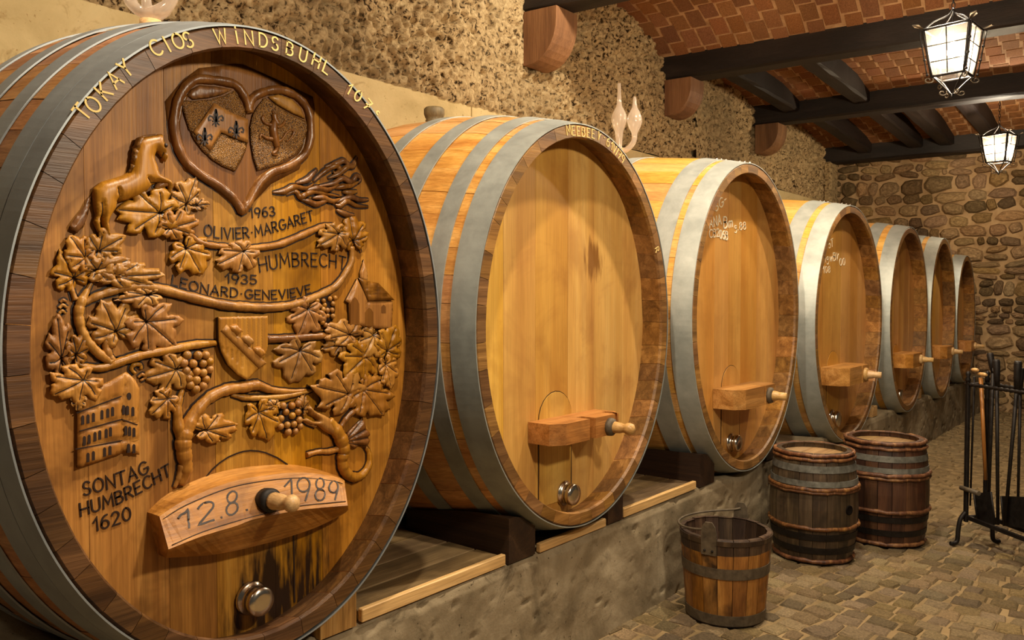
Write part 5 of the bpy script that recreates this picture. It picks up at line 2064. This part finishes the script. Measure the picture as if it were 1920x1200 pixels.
band(.55, .67, 'iron_rust')
band(.015, .13, 'iron_rust')
band(.93, .985, 'bucket_dark', .003)
tops = []
for k, a in enumerate((ea, ea + PI)):
    d, tv = Vector((math.cos(a), math.sin(a), 0)), Vector((-math.sin(a), math.cos(a), 0))
    R = br(.95) + .004
    q = [(-.036, -.075), (.036, -.075), (.036, .02), (.030, .055), (.016, .075), (-.016, .075), (-.030, .055), (-.036, .02)]
    m = MB()
    m.prism([c + d * (R + .03 * (z / bh) * .5) + tv * u + Vector((0, 0, bh + z)) for u, z in q], -d * .008)
    eo = m.build('ear', 'iron_rust', root)
    nl = MB()
    for u, z in ((-.018, -.055), (.018, -.055)):
        nl.sphere(c + d * (R + .001) + tv * u + Vector((0, 0, bh + z)), .006, 8, 5)
    nl.build('nail_heads', 'iron', eo, kind='stuff')
    tops.append(c + d * (R - .006) + Vector((0, 0, bh + .045)))
# bail laid over on the left of the rim
mid = (tops[0] + tops[1]) / 2
side = (tops[1] - tops[0]).cross(Vector((0, 0, 1))).normalized()
if (Vector((-1, -.6, 0))).dot(side) < 0:
    side = -side
pts = []
hl = (tops[1] - tops[0]).length / 2
axd = (tops[1] - tops[0]).normalized()
for k in range(25):
    a = PI * k / 24
    pts.append(mid - axd * hl * math.cos(a) + side * (br(1) + .006) * math.sin(a) ** .9 + Vector((0, 0, -.034 * math.sin(a) ** .5 + .003)))
m = MB()
m.tube(pts, .0055, 8)
m.build('bail', 'iron_rust', root, label='iron bail folded down on the rim')

# ---------------------------------------------------------------- tool rack and its tools
RP = onZ(1815, 722, .97)
RQ = onZ(1920, 738, .97)
E1 = Vector((RQ.x - RP.x, RQ.y - RP.y, 0)).normalized()
E2 = Vector((-E1.y, E1.x, 0))
RO = Vector((RP.x, RP.y, 0))
root = thing('tool_rack', RO + E1 * .4, 'black wrought-iron rack holding fire tools at the right edge of the floor', 'rack')
RL, RD = .78, .13
pt = lambda u, v, z: RO + E1 * u + E2 * v + Vector((0, 0, z))
for u in (0, RL):
    for v in (0, RD):
        m = MB()
        m.box(pt(u, v, .565), (.026, .020, .85), 0, Matrix.Rotation(math.atan2(E1.y, E1.x), 3, 'Z'), .003)
        m.lathe([(0, 0), (.012, 0), (.016, .02), (.009, .035), (.016, .052), (.010, .066), (0, .07)], pt(u, v, .985), (0, 0, 1), 10)
        m.build('post', 'iron', root)
        m = MB()
        sg = -1 if v == 0 else 1
        m.tube(catmull([pt(u, v, .20), pt(u, v + sg * .035, .16), pt(u, v + sg * .050, .09), pt(u, v + sg * .055, .03), pt(u, v + sg * .075, .012), pt(u, v + sg * .10, .012)], 4), .013, 8)
        m.build('foot', 'iron', root)
for v in (0, RD):
    for z, nm in ((.975, 'top_rail'), (.17, 'bottom_rail')):
        m = MB()
        if z > .5:
            n = 60
            pts = [pt(-.02 + (RL + .04) * k / n, v, z) for k in range(n + 1)]
            m.tube(pts, [.011 + .003 * math.sin(k * 2.2) for k in range(n + 1)], 6)
        else:
            m.box(pt(RL / 2, v, z), (RL, .016, .026), 0, Matrix.Rotation(math.atan2(E1.y, E1.x), 3, 'Z'), .003)
        m.build(nm, 'iron', root)
for u in (0, RL):
    m = MB()
    m.tube([pt(u, 0, .975), pt(u, RD, .975)], .010, 8)
    m.tube([pt(u, 0, .17), pt(u, RD, .17)], .010, 8)
    m.build('end_rail', 'iron', root)
m = MB()
m.tube([pt(-.02, -.02, .345), pt(.13, -.02, .345)], .014, 10)
m.build('rest_bar', 'iron_rust', root)


def onR(px, py, v=.065):
    """photo point on the vertical plane through the rack, v metres behind its front"""
    o = pt(0, v, 0)
    r_ = ray(px, py)
    return CAM + r_ * ((o - CAM).dot(E2) / r_.dot(E2))


def tool(name, label, shaft, grip, r0, rg, head=None, shaft_m='iron', grip_m='iron', v=.065, knob=None):
    a, b = onR(*shaft[0], v), onR(*shaft[1], v)
    root = thing(name, (b.x, b.y, max(b.z, .0)), label, 'tool', 'fire tools in the rack')
    m = MB()
    m.tube([a, a.lerp(b, .5), b], [r0 * 1.1, r0, r0 * .9], 8)
    m.build('shaft', shaft_m, root)
    if grip:
        g0, g1 = onR(*grip[0], v), onR(*grip[1], v)
        m = MB()
        m.tube([g0, g0.lerp(g1, .08), g0.lerp(g1, .5), g1], [rg * .8, rg, rg * .9, rg * .6], 10)
        m.build('grip', grip_m, root)
    if knob:
        k0, k1 = onR(*knob[0], v), onR(*knob[1], v)
        m = MB()
        m.tube([k0, k0.lerp(k1, .3), k0.lerp(k1, .7), k1], [rg * .6, rg, rg, rg * .6], 10)
        m.build('knob', 'peg', root, label='pale wooden knob')
    if head:
        m = MB()
        pts = [onR(x, y, v - .012) for x, y in head]
        m.prism(pts, E2 * .006)
        # turned-up rims
        m.tube([pts[0], pts[3]], .006, 6)
        m.tube([pts[1], pts[2]], .006, 6)
        m.build('blade', 'iron', root)
    return root


tool('poker', 'thin black poker with a pale wooden knob, nearest the left post of the rack', ((1827, 706), (1819, 948)), None, .006, .012, knob=((1822, 693), (1834, 694)))
tool('fire_rake', 'tool with an orange-brown wooden shaft leaning in the rack', ((1839, 708), (1848, 900)), None, .011, .012, shaft_m='handle_wood', v=.08, knob=((1834, 701), (1850, 703)))
tool('shovel', 'black iron shovel with a square blade hanging in the rack', ((1862, 690), (1854, 930)), ((1856, 662), (1862, 700)), .010, .019, head=[(1826, 925), (1858, 922), (1866, 984), (1833, 979)])
tool('fire_tongs', 'long straight black fire tongs with a thick grip, right of the square-bladed shovel', ((1869, 710), (1871, 984)), ((1868, 674), (1870, 725)), .010, .020, v=.05)
tool('poker', 'black poker leaning sideways with a long thick grip, at the right edge of the photo', ((1907, 725), (1884, 985)), ((1909, 677), (1906, 735)), .010, .021, v=.05)
tool('ash_pan', 'wide black ash pan on a long shaft, at the right edge of the photo', ((1913, 735), (1909, 935)), ((1915, 690), (1913, 740)), .008, .016, head=[(1877, 930), (1932, 932), (1932, 992), (1882, 986)], v=.09)

# ---------------------------------------------------------------- lanterns


def lantern(loc, rot, k, label, ztop):
    root = thing('lantern', loc, label, 'lantern', 'wrought-iron lanterns along the aisle')
    O = Vector(loc)
    Rm = Matrix.Rotation(rot, 3, 'Z')
    W = lambda x, y, z: O + Rm @ Vector((x * k, y * k, z * k))
    zt, zb, at, ab = .150, -.125, .125, .088
    cor = [(1, 1), (-1, 1), (-1, -1), (1, -1)]
    for sx, sy in cor:
        m = MB()
        m.box((0, 0, 0), (.001, .001, .001))
        m.v, m.f, m.mi, m.sm = [], [], [], []
        pts = [W(sx * (at + (ab - at) * t), sy * (at + (ab - at) * t), zt + (zb - zt) * t) for t in (0, .25, .5, .75, 1)]
        m.tube(pts, .0085 * k, 6)
        out = [W(sx * (at + .018 + (ab - at) * t), sy * (at + .018 + (ab - at) * t), zt + (zb - zt) * t) for t in (0, .2, .4, .6, .8, 1)]
        m.tube(out, .004 * k, 6)
        for t in (.35, .65, .97):
            m.sphere(W(sx * (at + .017 + (ab - at) * t), sy * (at + .017 + (ab - at) * t), zt + (zb - zt) * t), .009 * k, 8, 5)
        m.build('corner_post', 'iron', root)
        # flared leaf on each top corner
        m = MB()
        m.prism([W(sx * (at - .005), sy * (at - .005), zt + .002), W(sx * (at + .045), sy * (at + .015), zt + .022), W(sx * (at + .048), sy * (at + .048), zt + .026), W(sx * (at + .015), sy * (at + .045), zt + .022)], Rm @ Vector((0, 0, .006 * k)))
        m.build('crown_leaf', 'iron_rust', root)
        # curved bars under the cage with scrolls
        m = MB()
        m.tube(catmull([W(sx * ab, sy * ab, zb), W(sx * .07, sy * .07, zb - .018), W(sx * .035, sy * .035, zb - .065), W(sx * .004, sy * .004, zb - .11)], 4), .005 * k, 6)
        m.build('bottom_bar', 'iron', root)
        for (r0_, z0_, rr, sg) in ((ab + .012, zb - .022, .022, 1), (.040, zb - .098, .020, 1)):
            m = MB()
            pts = []
            for q in range(15):
                a = 2 * PI * 1.15 * q / 14
                rad = rr * (1 - .055 * q)
                rx = r0_ + rad * math.cos(a + PI * .8) * sg
                pts.append(W(sx * rx, sy * rx, z0_ + rad * math.sin(a + PI * .8)))
            m.tube(pts, .0036 * k, 6)
            m.build('scroll', 'iron_rust', root)
    for z, a_, nm in ((zt, at, 'top_ring'), (zb, ab, 'bottom_ring')):
        m = MB()
        for q in range(4):
            p, p2 = cor[q], cor[(q + 1) % 4]
            n = 9
            pts = [W(p[0] * a_ + (p2[0] - p[0]) * a_ * t / n, p[1] * a_ + (p2[1] - p[1]) * a_ * t / n, z) for t in range(n + 1)]
            m.tube(pts, [(.0085 + (.0015 * (t % 2) if z > 0 else 0)) * k for t in range(n + 1)], 6)
        m.build(nm, 'iron', root)
    for q in range(4):
        p, p2 = cor[q], cor[(q + 1) % 4]

        def S(u, t, off=0.0):
            a_ = at + (ab - at) * t + off
            return W((p[0] + (p2[0] - p[0]) * u) * a_, (p[1] + (p2[1] - p[1]) * u) * a_, zt + (zb - zt) * t)
        m = MB()
        m.tube([S(.5, 0), S(.5, 1)], .0035 * k, 5)
        for t in (.36, .70):
            m.tube([S(0, t), S(1, t)], .0035 * k, 5)
        m.build('glazing_bars', 'iron', root)
        for iu in (0, 1):
            for (ta, tb2) in ((0, .36), (.36, .70), (.70, 1)):
                m = MB()
                vs = [S(.5 * iu + .01, ta, -.003), S(.5 * iu + .49, ta, -.003), S(.5 * iu + .49, tb2, -.003), S(.5 * iu + .01, tb2, -.003)]
                nrm = (vs[1] - vs[0]).cross(vs[2] - vs[0]).normalized() * .0015
                m.prism(vs, nrm)
                m.build('pane', 'pane', root)
    m = MB()
    m.lathe([(0, 0), (.008 * k, 0), (.010 * k, .012), (.004 * k, .024), (0, .026)], W(0, 0, zb - .128), (0, 0, 1), 10)
    m.build('finial', 'iron', root)
    m = MB()
    m.sphere(W(0, 0, .02), .030 * k, 12, 8)
    m.lathe([(.013 * k, 0), (.013 * k, .03 * k)], W(0, 0, .046), (0, 0, 1), 10)
    m.build('bulb', 'bulb', root)
    m = MB()
    for sx, sy in ((1, 1), (-1, -1), (-1, 1), (1, -1)):
        m.tube(catmull([W(sx * at, sy * at, zt), W(sx * .08, sy * .08, zt + .05), W(sx * .02, sy * .02, zt + .09), W(0, 0, zt + .13)], 3), .004 * k, 6)
    m.lathe([(.008 * k, 0), (.014 * k, .008), (.014 * k, .05 * k), (.004, .06 * k)], W(0, 0, .07), (0, 0, 1), 10)
    m.tube([W(0, 0, .07), W(0, 0, zt + .13)], .004 * k, 6)
    m.build('hanger', 'iron', root)
    m = MB()
    z = O.z + (zt + .13) * k
    i = 0
    while z < ztop:
        pts = []
        for q in range(11):
            a = 2 * PI * q / 10
            d = Vector((math.cos(i * PI / 2), math.sin(i * PI / 2), 0))
            pts.append(Vector((O.x, O.y, z + .018)) + d * .009 * math.cos(a) + Vector((0, 0, .020 * math.sin(a))))
        m.tube(pts, .003, 5, 0, False)
        z += .031
        i += 1
    m.build('chain', 'iron', root)
    return root


l1 = CAM + ray(1786, 104) * 4.8
l2 = CAM + ray(1873, 282) * 8.4
lantern(tuple(l1), -.10, 1.0, 'nearer lit wrought-iron lantern with frosted panes, hanging below the dark beams', 4.05)
lantern(tuple(l2), -.22, 1.0, 'farther lit wrought-iron lantern hanging in front of the stone back wall', 3.82)
